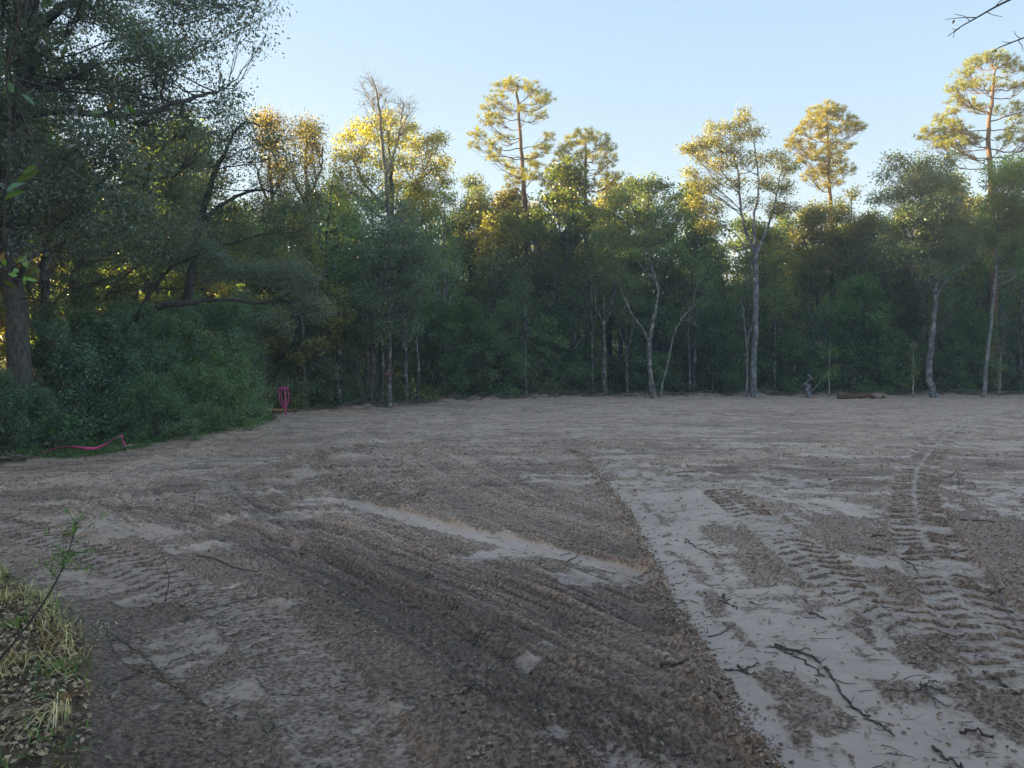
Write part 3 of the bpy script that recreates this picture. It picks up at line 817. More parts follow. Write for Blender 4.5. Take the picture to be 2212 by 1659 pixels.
hero('crooked_tree', 'slender pale zigzag stem leaning right beside the two-stemmed tree', 'tree', (1424, 860),
     [([(None,), (1438, 800), (1448, 760), (1458, 720), (1470, 690), (1492, 668), (1500, 640), (1512, 600)], 0.065, 0.02),
      ([(1466, 695), (1490, 690), (1520, 670)], 0.03, 0.012)],
     [(1505, 590, 16, 0, .7), (1520, 660, 14, 0, .5), (1535, 620, 16, .5, .5), (1428, 800, 14, 0, 1), (1434, 770, 12, 0, .8)],
     M_BARKP, M_LEAF, (0.22, 0.21, 0.19), BGREEN, 24, leaf=0.10, per=12, sig=0.2, clump=8, limb_r=0.03)
hero('flagged_tree', 'blue-green tree with straight mottled trunk and a pink ribbon round it', 'tree', (841, 880),
     [([(None,), (840, 820), (841, 740), (842, 640), (838, 520), (836, 430)], 0.125, 0.04)],
     fill_blobs(np.random.default_rng(3), (715, 965), (400, 760), 34, 46, 2.0, 1.15) + [(800, 730, 22, 0), (880, 730, 22, 0), (840, 420, 26, 0)],
     M_BARKP, M_GLOSS, (0.15, 0.142, 0.135), (0.068, 0.105, 0.07), 25, dmul=2.2, leaf=0.11, per=17, sig=0.18, clump=9, attach=0.5, limb_r=0.04)
hero('oak_tree', 'broad golden sunlit oak crown behind the ribboned tree', 'tree', (860, None, 44),
     [([(None,), (850, 600), (848, 480), (845, 380), (840, 290)], 0.26, 0.06), ([(848, 480), (900, 400, 1), (930, 340, 1)], 0.12, 0.04), ([(849, 460), (790, 400, 0), (760, 340)], 0.12, 0.04)],
     [(820, 262, 26, 0), (850, 262, 28, 1), (880, 280, 26, 0), (780, 275, 26, 0), (750, 300, 24, 1), (800, 300, 32, -1), (845, 305, 34, 0), (890, 310, 30, 1), (925, 330, 26, 0), (950, 300, 22, 0), (935, 300, 18, 0), (960, 350, 24, 1), (735, 335, 26, 0), (775, 340, 34, 0), (825, 350, 34, -1), (875, 355, 34, 0), (930, 370, 30, 0), (740, 375, 30, 0), (790, 390, 34, 0),
      (960, 390, 26, 1), (720, 400, 26, 0), (850, 400, 34, 1), (910, 410, 34, 0), (760, 420, 34, 0), (965, 425, 26, 0), (820, 440, 34, 0), (700, 440, 28, 0), (730, 460, 34, 0), (880, 450, 34, 0), (940, 460, 30, 0)],
     M_BARK, M_LEAF, BARK, (0.17, 0.165, 0.05), 26, dmul=3.6, leaf=0.14, per=16, sig=0.2, clump=9, limb_r=0.05)
hero('bare_tree', 'leafless twiggy treetop rising above the golden oak', 'tree', (838, None, 42),
     [([(None,), (845, 620), (842, 480), (832, 360), (822, 270), (815, 210), (802, 165)], 0.2, 0.03), ([(835, 380), (860, 300, .5), (870, 240, .5), (872, 215, .5)], 0.07, 0.02)],
     [(800, 175, 18, 0, 1.6), (820, 190, 20, .6, 1.6), (790, 200, 20, -.5, 1.4), (835, 215, 20, 0, 1.4), (805, 215, 22, 0, 1.6), (818, 245, 24, .5, 1.4), (785, 225, 16, 0, 1), (845, 235, 16, 0, 1), (872, 222, 20, 0, 1.6), (885, 235, 18, 0, 1.4), (862, 240, 18, .5, 1.4), (888, 255, 16, 0, 1)],
     M_WOOD, None, (0.24, 0.21, 0.17), None, 27, kind='bare', clump=13, twig_r=0.013, attach=1.6, limb_r=0.035)
for lb, ub, cx, tp, sd_, cl in (('sparse brownish-gold treetop between the dark left oak and the golden oak, left one', 590, 585, 225, 31, (0.13, 0.10, 0.038)),
                            ('sparse brownish-gold treetop between the dark left oak and the golden oak, right one', 660, 662, 245, 32, (0.115, 0.10, 0.036))):
    hero('oak_tree', lb, 'tree', (ub, None, 38),
         [([(None,), (cx, 600), (cx + 4, 450), (cx - 3, 340), (cx, tp + 30)], 0.17, 0.04), ([(cx + 2, 430), (cx + 30, 370, .5), (cx + 35, 320)], 0.08, 0.03), ([(cx + 2, 450), (cx - 25, 390, .5), (cx - 35, 340)], 0.08, 0.03)],
         fill_blobs(np.random.default_rng(sd_), (cx - 50, cx + 52), (tp, 520), 26, 26, 1.8, 0.9) + [(cx, tp + 22, 18, 0, .9), (cx + 14, tp + 40, 20, 0), (cx - 14, tp + 40, 20, 0)],
         M_BARK, M_LEAF, BARK, cl, sd_, leaf=0.10, per=14, sig=0.22, clump=9, limb_r=0.045)
hero('oak_tree', 'dense dark green broad crown at the right above the grey slanting trunk', 'tree', (2018, 860),
     [([(None,), (2006, 800), (2014, 730), (2018, 680), (2022, 620), (2018, 540), (2015, 450)], 0.19, 0.07), ([(2020, 640), (2050, 600, .3), (2085, 570, .4), (2110, 530)], 0.09, 0.04), ([(2019, 600), (1985, 540), (1960, 480)], 0.09, 0.03)],
     fill_blobs(np.random.default_rng(5), (1895, 2115), (335, 640), 36, 42, 2.2, 1.15) + [(1925, 345, 20, 0), (1950, 350, 22, 0), (1910, 380, 26, 0), (2000, 345, 28, 0), (2050, 340, 26, 0), (1900, 430, 28, 0)],
     M_BARKP, M_GLOSS, (0.17, 0.17, 0.19), DGREEN, 33, leaf=0.13, per=17, sig=0.19, clump=9, attach=0.5)
hero('birch_like_tree', 'slim tree with black and white mottled leaning stem at far right', 'tree', (2125, 860),
     [([(None,), (2130, 790), (2138, 720), (2146, 640), (2150, 560), (2158, 450)], 0.11, 0.05), ([(2148, 600), (2165, 540, .5), (2190, 500)], 0.04, 0.015)],
     fill_blobs(np.random.default_rng(6), (2090, 2260), (330, 600), 34, 34, 2.2, 1.1), M_BARKP, M_LEAF, (0.24, 0.24, 0.24), (0.066, 0.112, 0.05), 34, leaf=0.13, per=17, sig=0.19, clump=9, attach=0.5)
for (u, tp, n, col, lb, sd_) in ((1012, 372, 26, (0.07, 0.085, 0.045), 'grey-green thin treetop left of the tallest middle pine', 41), (1120, 430, 20, OLIVE, 'yellow-green leafy tree under the tallest middle pine', 42),
                            (1230, 425, 20, OLIVE, 'yellow-green leafy tree under the shorter middle pine', 43), (1360, 380, 12, (0.09, 0.085, 0.05), 'thin twiggy treetop left of the round green crown', 44),
                            (1760, 430, 26, (0.10, 0.10, 0.035), 'olive tree with orange tinges beneath the narrow sunlit pine', 45), (1840, 400, 24, (0.085, 0.092, 0.035), 'olive tree between the narrow pine and dense right oak', 46)):
    hero('oak_tree', lb, 'tree', (u + 8, None, 51), [([(None,), (u + 6, 650), (u - 3, 520), (u, tp + 30)], 0.14, 0.03), ([(u, 560), (u + 30, 480, 1), (u + 35, tp + 50, 1)], 0.07, 0.02), ([(u, 580), (u - 30, 500, 0), (u - 35, tp + 60)], 0.07, 0.02)],
         fill_blobs(np.random.default_rng(sd_), (u - 70, u + 70), (tp, tp + 220), 30, n, 2.0, 1.0) + [(u, tp + 18, 20, 0, .9)], M_BARK, M_LEAF, BARK, col, sd_, leaf=0.14, per=15, sig=0.19, clump=9)

# ------------------------------------------------------------------ templates for the wood
def auto_tree(seed, h, cw, c0, nb, br, **kw):
    rng = np.random.default_rng(seed)
    lean = rng.normal(0, 0.03, 2) * h
    P = [(0, 0, 0), (lean[0] * .3 + rng.normal(0, .1), lean[1] * .3, h * .3), (lean[0] * .6 + rng.normal(0, .2), lean[1] * .6, h * .6), (lean[0], lean[1], h * .93)]
    st = [(P, 0.013 * h + 0.02, 0.02)]
    for k in range(3):
        a = rng.uniform(0, 2 * PI); z0 = h * rng.uniform(.4, .6)
        b = np.array([lean[0] * .5, lean[1] * .5, z0]); e = b + np.array([math.cos(a) * cw * .35, math.sin(a) * cw * .35, h * .28])
        st.append(([b, (b + e) / 2 + np.array([math.cos(a), math.sin(a), -0.3]) * .25, e], 0.006 * h, 0.015))
    bl = []
    for k in range(nb):
        t = (k + rng.random()) / nb
        z = h * (c0 + (1 - c0) * t) - br * .4
        prof = math.sin(PI * min(1, (0.12 + 0.88 * (1 - (t - .0))) ** 1.0) * .5) if True else 1
        prof = (1 - abs(2 * t - 0.75) ** 2.2 * 0.75)
        a = k * 2.4 + rng.normal(0, .4); q_ = rng.random() ** .45 * max(0.12, prof) * cw / 2
        bl.append((math.cos(a) * q_ + lean[0] * t, math.sin(a) * q_ + lean[1] * t, z, br * rng.uniform(.7, 1.25), 1.0))
    kw.setdefault('dmul', 1.45)
    return build_tree(seed, st, bl, **kw)

TPL = {}
def template(key, name, label, cat, tm, cm, bark, leafm, barkc, leafc, group):
    TPL[key] = dict(args=(name, label, cat, tm, cm, bark, leafm, barkc, leafc, group), first=None)
def place(key, x, y, rz, sc, leafc=None, label=None, group=None, barkc=None):
    d = TPL[key]
    if d['first'] is None:
        name, lb, cat, tm, cm, bark, leafm, bc, lc, grp = d['args']
        o = tree_obj(name, (x, y, 0), label or lb, cat, tm, cm, bark, leafm, barkc or bc, leafc or lc, group or grp)
        o.rotation_euler = (0, 0, rz); o.scale = (sc, sc, sc) if np.isscalar(sc) else sc
        o.location.z = -0.06
        d['first'] = o
        return o
    cols = [barkc or d['args'][7], leafc or d['args'][8]]
    return dup(d['first'], (x, y, -0.06), rz, sc, label or d['args'][1], group or d['args'][9], cols)

GB = 'close-grown trees of the wood behind the edge'
for i, (sd_, h, cw, c0, nb) in enumerate(((61, 12, 5.5, .30, 26), (62, 13, 5.0, .38, 24), (63, 12, 6.2, .25, 28), (64, 11, 4.6, .42, 20))):
    tm, cm = auto_tree(sd_, h, cw, c0, nb + 10, 0.80, leaf=0.185, per=13, sig=0.18, clump=11, up=.8, flat=.6, twig_r=.013, snags=6, asp=.55)
    template('wood%d' % i, 'broadleaf_tree', 'green broadleaf tree standing close-grown in the wood behind the clearing edge', 'tree', tm, cm, M_BARK, M_LEAF, (0.17, 0.16, 0.15), GREEN, GB)
for i, (sd_, h, cw, c0, nb) in enumerate(((71, 10, 1.8, .62, 8), (72, 9, 2.2, .55, 9))):
    tm, cm = auto_tree(sd_, h, cw, c0, nb, 0.7, leaf=0.12, per=14, sig=0.28, clump=7, snags=8)
    template('slim%d' % i, 'slender_tree', 'slender pale-stemmed young tree standing in the dark wood edge', 'tree', tm, cm, M_BARKP, M_LEAF, (0.13, 0.127, 0.122), GREEN, 'slender young trees in the wood edge')
for i, (sd_, h, cw, c0, nb) in enumerate(((81, 4.2, 3.4, .10, 20), (82, 5.4, 3.2, .12, 22), (83, 3.4, 3.6, .05, 18))):
    tm, cm = auto_tree(sd_, h, cw, c0, nb, 0.75, leaf=0.13, per=15, sig=0.15, clump=13, up=.8, flat=.55, attach=.9, twig_r=.008, limb_r=.03)
    template('shrub%d' % i, 'understorey_shrub', 'dark green bushy shrub filling the foot of the far wood edge', 'shrub', tm, cm, M_BARK, M_LEAF, BARK, DGREEN, 'shrubs along the foot of the far wood')

rng = np.random.default_rng(99)
def cname(c):
    return {GREEN: 'green', DGREEN: 'dark green', OLIVE: 'olive-yellow', BGREEN: 'bright green'}.get(tuple(c), 'brownish olive' if c[0] >= c[1] else 'grey-green')
def where(x, y):
    u = (x / y * F_PX + 512) / K
    for lim, s__ in ((600, 'behind the left thicket'), (760, 'between pink stake and ribboned tree'), (960, 'behind the ribboned tree'), (1180, 'below the tallest middle pine'), (1330, 'below the shorter middle pine'), (1500, 'around the two-stemmed tree'),
                    (1700, 'around the grey forked tree'), (1900, 'below the narrow sunlit pine'), (2080, 'behind the dense right oak'), (2230, 'below the pine at the right edge')):
        if u < lim: return s__
    return 'past the right edge of the view'
def top_limit(x, y):
    """height at which crowns of the wood end, as seen from the clearing"""
    u = (x / y * F_PX + 512) / K
    v = np.interp(u, [-400, 500, 700, 730, 960, 1010, 1200, 1350, 1440, 1480, 1560, 1700, 1900, 2212, 2700], [280, 300, 420, 390, 390, 380, 385, 380, 385, 430, 430, 385, 345, 330, 325])
    v = v + np.clip((y - 52) * 8.0, 0, 190)
    return CAMH + (368 - v * K) * y / F_PX
n_bg = 0
pts = []
# wood behind the far edge
tries = 0
while n_bg < 135 and tries < 6000:
    tries += 1
    x = rng.uniform(-48, 62); y = rng.uniform(30, 82)
    e = edge_y(x) + 3.0
    if x < -8.4: e = 33
    if y < e: continue
    if abs(x) > y * 0.95 + 4: continue
    if any((x - a) ** 2 + (y - b) ** 2 < (2.7 + 0.02 * (y - 45)) ** 2 for a, b in pts): continue
    if x < -20.5 and abs(y - (33.5 + (-17 - x) * .325)) < 3.4: continue
    pts.append((x, y))
    k = rng.integers(0, 4)
    H = (12, 13, 12, 11)[k]
    s_ = top_limit(x, y) / H * rng.uniform(0.72, 1.14)
    col = [GREEN, DGREEN, OLIVE, (0.060, 0.082, 0.036), (0.085, 0.080, 0.034)][rng.choice(5, p=[.28, .18, .24, .18, .12])]
    place('wood%d' % k, x, y, rng.uniform(0, 6.28), s_, col, '%s broadleaf tree %s %s' % (cname(col), 'near the wood edge' if y < 62 else 'deep in the wood', where(x, y)))
    n_bg += 1
for x, y, s_, nm in ((-10.4, 31.6, .62, 'small green broadleaf tree added right behind the thicket corner to block low sun'), (-13.2, 33.6, .66, 'small green broadleaf tree added second behind the thicket corner to block low sun'), (-11.5, 36.5, .75, 'green broadleaf tree behind the thicket corner, farthest of three'), (-8.0, 35.5, .62, 'small green broadleaf tree behind the bare many-stemmed shrub')):  # first two trees added to stop low sun leaking across the clearing
    o = place('wood0', x, y, x, s_, GREEN, nm)
# wood on the left, mostly outside the frame: it keeps the sun off the clearing
pl = []; tries = 0; cnt = 0
while cnt < 62 and tries < 5000:
    tries += 1
    x = rng.uniform(-50, -11.5); y = rng.uniform(2, 36)
    if y < np.interp(x, [-60, -13, -11], [4, 6, 17]) + 3: continue
    if any((x - a) ** 2 + (y - b) ** 2 < 3.6 ** 2 for a, b in pl + pts): continue
    if y < 30 and abs(x) < y * .70: continue
    if x < -20.5 and abs(y - (33.5 + (-17 - x) * .325)) < 3.4: continue      # the gap through which the low sun shines
    pl.append((x, y)); k = rng.integers(0, 4)
    s_ = rng.uniform(1.1, 1.45)
    if abs(x) < y * .74: s_ = rng.uniform(.42, .62)
    place('wood%d' % k, x, y, rng.uniform(0, 6.28), s_, [GREEN, DGREEN, OLIVE][rng.integers(0, 3)],
          'tall green broadleaf tree of the left wood behind the thicket', GB + ' on the left')
    cnt += 1
# young stems and shrubs along the edge
for k in range(125):
    x = rng.uniform(-7.4, 42); y = edge_y(x) + rng.uniform(0.6, 9)
    if y > 58: continue
    place('slim%d' % rng.integers(0, 2), x, y, rng.uniform(0, 6.28), rng.uniform(.55, 1.15), [GREEN, DGREEN, BGREEN][rng.integers(0, 3)], 'slender pale-stemmed young tree in the dark wood edge ' + where(x, y), barkc=tuple(np.array((0.13, 0.127, 0.122)) * rng.uniform(.4, 1.3)))
for k in range(105):
    x = rng.uniform(-7.6, 44); dy = rng.uniform(1.4, 14) if k > 55 else rng.uniform(1.3, 3.5)
    y = edge_y(x) + dy
    if -8.5 < x < -2 and dy < 4: continue
    place('shrub%d' % rng.integers(0, 3), x, y, rng.uniform(0, 6.28), rng.uniform(.55, 1.15), [GREEN, DGREEN, BGREEN, (0.062, 0.112, 0.066)][rng.integers(0, 4)], 'dark green bushy shrub at the wood foot ' + where(x, y))
# picked-out leafy saplings at the edge
def shrub_at(u, Y, key, s_, col, lb, cat='shrub', rz=None):
    x = at(u, 900, Y)[0]
    return place(key, x, Y, rng.uniform(0, 6.28) if rz is None else rz, s_, col, lb, None)
for (u, Y, key, s_, col, lb) in (
    (1840, 46.6, 'shrub1', 1.35, (0.055, 0.105, 0.034), 'bright green leafy small tree left of the spindly sapling at right'),
    (1900, 46.8, 'shrub0', 1.15, (0.050, 0.10, 0.036), 'mid green bushy small tree nearest the spindly sapling, above the log'),
    (1700, 47.0, 'shrub2', 1.2, (0.055, 0.105, 0.03), 'vine-green bush heaped beside the blue-grey forked trunk'),
    (1215, 45.4, 'shrub1', 0.95, (0.046, 0.088, 0.040), 'layered green bush below the shorter middle pine'),
    (1010, 41.5, 'shrub1', 1.0, (0.050, 0.088, 0.034), 'loose green small tree right of the ribboned tree'),
    (945, 38.8, 'shrub1', 0.95, (0.048, 0.088, 0.036), 'green small tree with drooping leaves close right of the ribboned trunk'),
    (1540, 46.0, 'shrub1', 1.0, (0.040, 0.075, 0.036), 'dark bush between the crooked stem and bare pale stem'),
    (2060, 47.0, 'shrub0', 1.0, (0.042, 0.080, 0.036), 'green bush between the grey trunk and mottled slim stem')):
    o = shrub_at(u, Y, key, s_, col, lb)
    if 'group' in o: del o['group']

# far-off part of the wood that reads as one mass
r2 = np.random.default_rng(123)
n = 45000
xx = r2.uniform(-100, 110, n); yy = r2.uniform(84, 122, n)
keep = np.abs(xx) < yy * 1.05
xx, yy = xx[keep], yy[keep]
top = np.minimum(CAMH + (368 - 660 * K) * yy / F_PX, 24) * (0.78 + 0.3 * vn(xx * 0.25, yy * 0.25, 4))
zz = r2.random(len(xx)) * top
cen = np.stack([xx, yy, zz], -1)
V = leaf_quads(cen, 0.75, r2, 0.6, 0.4)
T = Tubes()
for k in range(380):
    x = r2.uniform(-90, 100); y = r2.uniform(82, 100)
    T.add([(x, y, -0.1), (x + r2.normal(0, .2), y, 6), (x + r2.normal(0, .4), y, 14)], [0.16, 0.12, 0.06], 5)
tV = np.concatenate(T.V); tF = np.concatenate(T.F)
F = np.arange(len(V)).reshape(-1, 4)
fm = mesh_np('distant_wood', np.concatenate([V, tV]), np.concatenate([F, tF + len(V)]), {'rnd': ('FACE', r2.random(len(F) + len(tF)) * 0.9)})
tag(mobj('distant_wood', fm, M_LEAF, None, (0.05, 0.065, 0.03)), 'deep green mass of wood beyond the trees of the clearing edge', 'woodland', kind='stuff')
# far wood on the sun side (low growth closes the sightlines under the crowns)
n = 30000
xx = r2.uniform(-75, 60, n); yy = 62 + r2.random(n) * 18; zz = r2.random(n) ** 1.3 * 3.6
V = leaf_quads(np.stack([xx, yy, zz], -1), 0.45, r2, 0.6, 0.4)
tag(mobj('distant_wood', leaf_mesh('distant_undergrowth', V, r2), M_LEAF, None, (0.04, 0.055, 0.026)), 'dark undergrowth deep inside the far wood', 'undergrowth', kind='stuff')

n = 9000
xx = r2.uniform(-95, -55, n); yy = r2.uniform(0, 80, n)
zz = r2.random(n) * 11
k_ = np.abs(yy - (33.5 + (-17 - xx) * .325)) > 3.6; xx, yy, zz = xx[k_], yy[k_], zz[k_]
V = leaf_quads(np.stack([xx, yy, zz], -1), 0.8, r2, 0.6, 0.4)
tag(mobj('distant_wood', leaf_mesh('distant_wood_left', V, r2), M_LEAF, None, (0.09, 0.08, 0.03)), 'far mass of wood behind the left thicket', 'woodland', kind='stuff')

# ------------------------------------------------------------------ left: the big oak and the thicket
OAKL = (0.072, 0.096, 0.080)
fb = fill_blobs
R1 = np.random.default_rng(501)
blobs = []
def grid_blobs(poly_v, step, rp, dd, dens, jitter=0.4, rr_=R1):
    """fill between row limits: poly_v = list of (v, u_left, u_right)"""
    out = []
    vs_ = [p[0] for p in poly_v]
    v = vs_[0]
    while v <= vs_[-1]:
        ul = np.interp(v, vs_, [p[1] for p in poly_v]); ur = np.interp(v, vs_, [p[2] for p in poly_v])
        u = ul
        while u <= ur:
            out.append((u + rr_.normal(0, jitter * step * .5), v + rr_.normal(0, jitter * step * .5), rp * rr_.uniform(.75, 1.25), rr_.uniform(*dd), dens))
            u += step
        v += step * .8
    return out
blobs = grid_blobs([(-120, -60, 420), (0, -60, 430), (60, 20, 420), (150, 0, 400), (260, -40, 430), (420, -60, 430), (520, -60, 400), (560, -60, 300)], 62, 46, (-2.5, 2.5), 1.0)
blobs = [b for b in blobs if not (60 < b[0] < 190 and 40 < b[1] < 190 and R1.random() < .6)]
blobs += [(470, 10, 34, 0, 1), (520, 15, 30, 0, .9), (560, 10, 24, .5, .8), (590, 25, 16, .5, .6), (545, 50, 22, 0, .7), (575, 75, 16, 0, .6), (520, 80, 22, -.5, .7), (550, 105, 16, 0, .6), (490, 60, 26, 0, .8), (470, 110, 26, 0, .7),
          (500, 190, 20, 0, .7), (480, 215, 24, 0, .9), (450, 165, 24, 0, .7), (520, 210, 12, 0, .5), (470, 250, 28, 0, 1), (460, 300, 30, 0, 1)]
hero('oak_tree', 'big dark live oak leaning over the left of the clearing, thick trunk at left edge', 'tree', (48, None, 16),
     [([(None,), (42, 800), (38, 700), (28, 600), (18, 500), (25, 380), (45, 250, .3), (62, 120, .5), (70, 40, .5), (80, -60, .5)], 0.25, 0.12),
      ([(66, 90, .4), (100, 45, .2), (150, 5, 0), (220, -30, -.3), (330, -50, -.5)], 0.12, 0.05),
      ([(30, 560), (70, 480, .5), (160, 420, .8), (260, 400, 1), (380, 380, 1)], 0.09, 0.03),
      ([(45, 250), (140, 240, -.6), (280, 250, -.8), (400, 215, -.5), (470, 200)], 0.09, 0.03),
      ([(30, 620), (60, 560, -.7), (150, 520, -1), (260, 500, -1.3)], 0.07, 0.025),
      ([(40, 720, .2), (20, 640, .8), (-30, 560, 1.4), (-60, 480, 1.8)], 0.13, 0.06)],
     blobs, M_BARK, M_GLOSS, (0.135, 0.125, 0.118), OAKL, 501, dmul=2.5, leaf=0.08, per=22, sig=0.17, clump=24, attach=0.25, flat=0.8, limb_r=0.03, twig_r=0.006, asp=.42, up=.35)
hero('slim_tree', 'slim straight pale trunk right of the thick oak trunk at left', 'tree', (100, None, 19.5),
     [([(None,), (98, 720), (97, 640), (99, 560), (103, 480), (110, 350)], 0.13, 0.09)],
     grid_blobs([(330, 60, 200), (470, 60, 230)], 60, 44, (-1, 2), 1.0), M_BARKP, M_GLOSS, (0.16, 0.15, 0.145), OAKL, 502, leaf=0.06, per=24, sig=0.16, clump=16, twig_r=.006)
hero('oak_tree', 'oak behind the left edge with thinner crown of grey-green leaves showing white sky', 'tree', (400, None, 24),
     [([(None,), (400, 700), (420, 560), (440, 450), (470, 360), (500, 300)], 0.2, 0.05), ([(430, 480), (500, 430, .5), (560, 410, .5), (600, 420)], 0.08, 0.02), ([(440, 540), (520, 520, .5), (590, 500)], 0.07, 0.02), ([(470, 360), (520, 270), (560, 270)], 0.05, .02)],
     [(500, 245, 22, 0, .9), (540, 262, 20, 0, .9), (575, 280, 20, 0, .9), (520, 290, 28, 0, 1), (565, 305, 24, 0, 1), (605, 300, 20, 0, 1), (480, 300, 30, 0, 1), (500, 335, 30, 0, .9), (550, 345, 28, 0, .9), (600, 335, 24, 0, .9), (635, 345, 20, 0, .8), (620, 375, 20, 0, .8),
      (450, 350, 34, 0, 1), (500, 390, 28, 0, .6), (560, 395, 24, 0, .6), (610, 420, 22, 0, .8), (650, 400, 20, 0, .8), (640, 450, 24, 0, .8), (680, 440, 18, 0, .7), (450, 410, 34, 0, 1), (500, 450, 30, 0, .7), (560, 460, 28, 0, .8), (600, 490, 28, 0, 1), (460, 480, 34, 0, 1), (520, 510, 32, 0, 1), (570, 540, 30, 0, 1), (640, 510, 26, 0, 1), (670, 480, 20, 0, .9), (440, 540, 34, 0, 1), (490, 570, 32, 0, 1), (400, 480, 34, 0, 1), (400, 420, 34, 0, 1), (400, 340, 34, 0, 1), (400, 560, 36, 0, 1), (350, 560, 36, 0, 1), (340, 500, 36, 0, 1)],
     M_BARK, M_GLOSS, BARK, (0.072, 0.09, 0.06), 503, dmul=5.0, leaf=0.08, per=20, sig=0.18, clump=12, attach=.3, limb_r=.035, twig_r=.007, asp=.45)
hero('oak_tree', 'leaning oak with long dark low limb ending in a bluish leafy spray', 'tree', (215, None, 19.5),
     [([(None,), (205, 790), (240, 735), (290, 690), (345, 662), (400, 655), (440, 648, .3)], 0.15, 0.06),
      ([(440, 648, .3), (500, 648, .5), (560, 655, .5), (610, 640, .4), (650, 605, .3), (680, 580, .2)], 0.055, 0.02),
      ([(300, 685), (318, 640), (345, 605), (385, 570), (450, 540)], 0.07, 0.03), ([(600, 645, .4), (650, 660, .3), (700, 680, .1)], 0.03, .012)],
     [(600, 585, 24, 0, 1.2), (640, 575, 24, 0, 1.2), (575, 605, 24, 0, 1.1), (670, 600, 22, 0, 1.2), (620, 615, 22, 0, 1), (660, 640, 20, 0, 1), (690, 650, 18, 0, 1), (705, 675, 14, 0, .9), (680, 685, 16, 0, .9), (640, 670, 20, 0, 1), (550, 580, 22, 0, 1), (600, 680, 20, 0, .8), (620, 710, 18, 0, .7), (560, 690, 16, 0, .6),
      (400, 530, 28, 0, 1.2), (440, 540, 28, 0, 1.2), (470, 560, 26, 0, 1.2), (490, 590, 22, 0, 1.2), (430, 500, 24, 0, 1.2), (520, 590, 22, 0, 1), (460, 600, 24, 0, 1), (380, 560, 28, 0, 1)],
     M_BARK, M_GLOSS, (0.12, 0.11, 0.10), (0.085, 0.112, 0.108), 504, dmul=5.0, leaf=0.055, per=26, sig=0.13, clump=24, attach=.2, limb_r=.028, twig_r=.005, asp=.42)

# thicket shrubs (leafy to the ground), each its own plant
def near_shrub(seed, h, wd, nb, leaf, per=30, clump=26):
    rng_ = np.random.default_rng(seed)
    st = []
    for k in range(6):
        a = rng_.uniform(0, 2 * PI); l = rng_.uniform(.3, .9) * wd / 2
        st.append(([(rng_.normal(0, .06), rng_.normal(0, .06), 0), (math.cos(a) * l * .4, math.sin(a) * l * .4, h * .45), (math.cos(a) * l, math.sin(a) * l, h * rng_.uniform(.7, 1.15))], 0.022, 0.008))
    bl = []
    for k in range(nb):
        a = k * 2.4 + rng_.normal(0, .3); t = (k + .5) / nb
        z = h * (0.06 + .88 * t)
        q_ = wd / 2 * (1 - t ** 2 * .6) * rng_.uniform(.2, 1.15)
        bl.append((math.cos(a) * q_, math.sin(a) * q_, z, rng_.uniform(.2, .5), rng_.uniform(.7, 1.6)))
    for k in range(7):
        a = rng_.uniform(0, 2 * PI); l = rng_.uniform(.1, .8) * wd / 2; zt = h * rng_.uniform(.95, 1.3)
        st.append(([(math.cos(a) * l * .5, math.sin(a) * l * .5, h * .4), (math.cos(a) * l * .8, math.sin(a) * l * .8, h * .8), (math.cos(a) * l, math.sin(a) * l, zt)], 0.012, 0.004))
        for j in range(3): bl.append((math.cos(a) * l, math.sin(a) * l, zt - .12 - j * .2, .13 + .05 * j, 3.0))
    return build_tree(seed, st, bl, dmul=1.3, leaf=leaf * 1.5, per=int(per * .62), sig=.12, clump=clump, attach=.8, limb_r=.014, twig_r=.004, sides=4, asp=.42, flat=.8, up=.35)
SH = []
for i, (sd_, h, wd, nb) in enumerate(((601, 2.6, 2.6, 34), (602, 3.2, 2.8, 38), (603, 2.0, 2.6, 30))):
    tm, cm = near_shrub(sd_, h, wd, nb, .055)
    template('near%d' % i, 'thicket_shrub', 'dark green thicket shrub', 'shrub', tm, cm, M_BARK, M_GLOSS, (0.17, 0.155, 0.14), (0.036, 0.066, 0.042), 'shrubs of the left thicket')
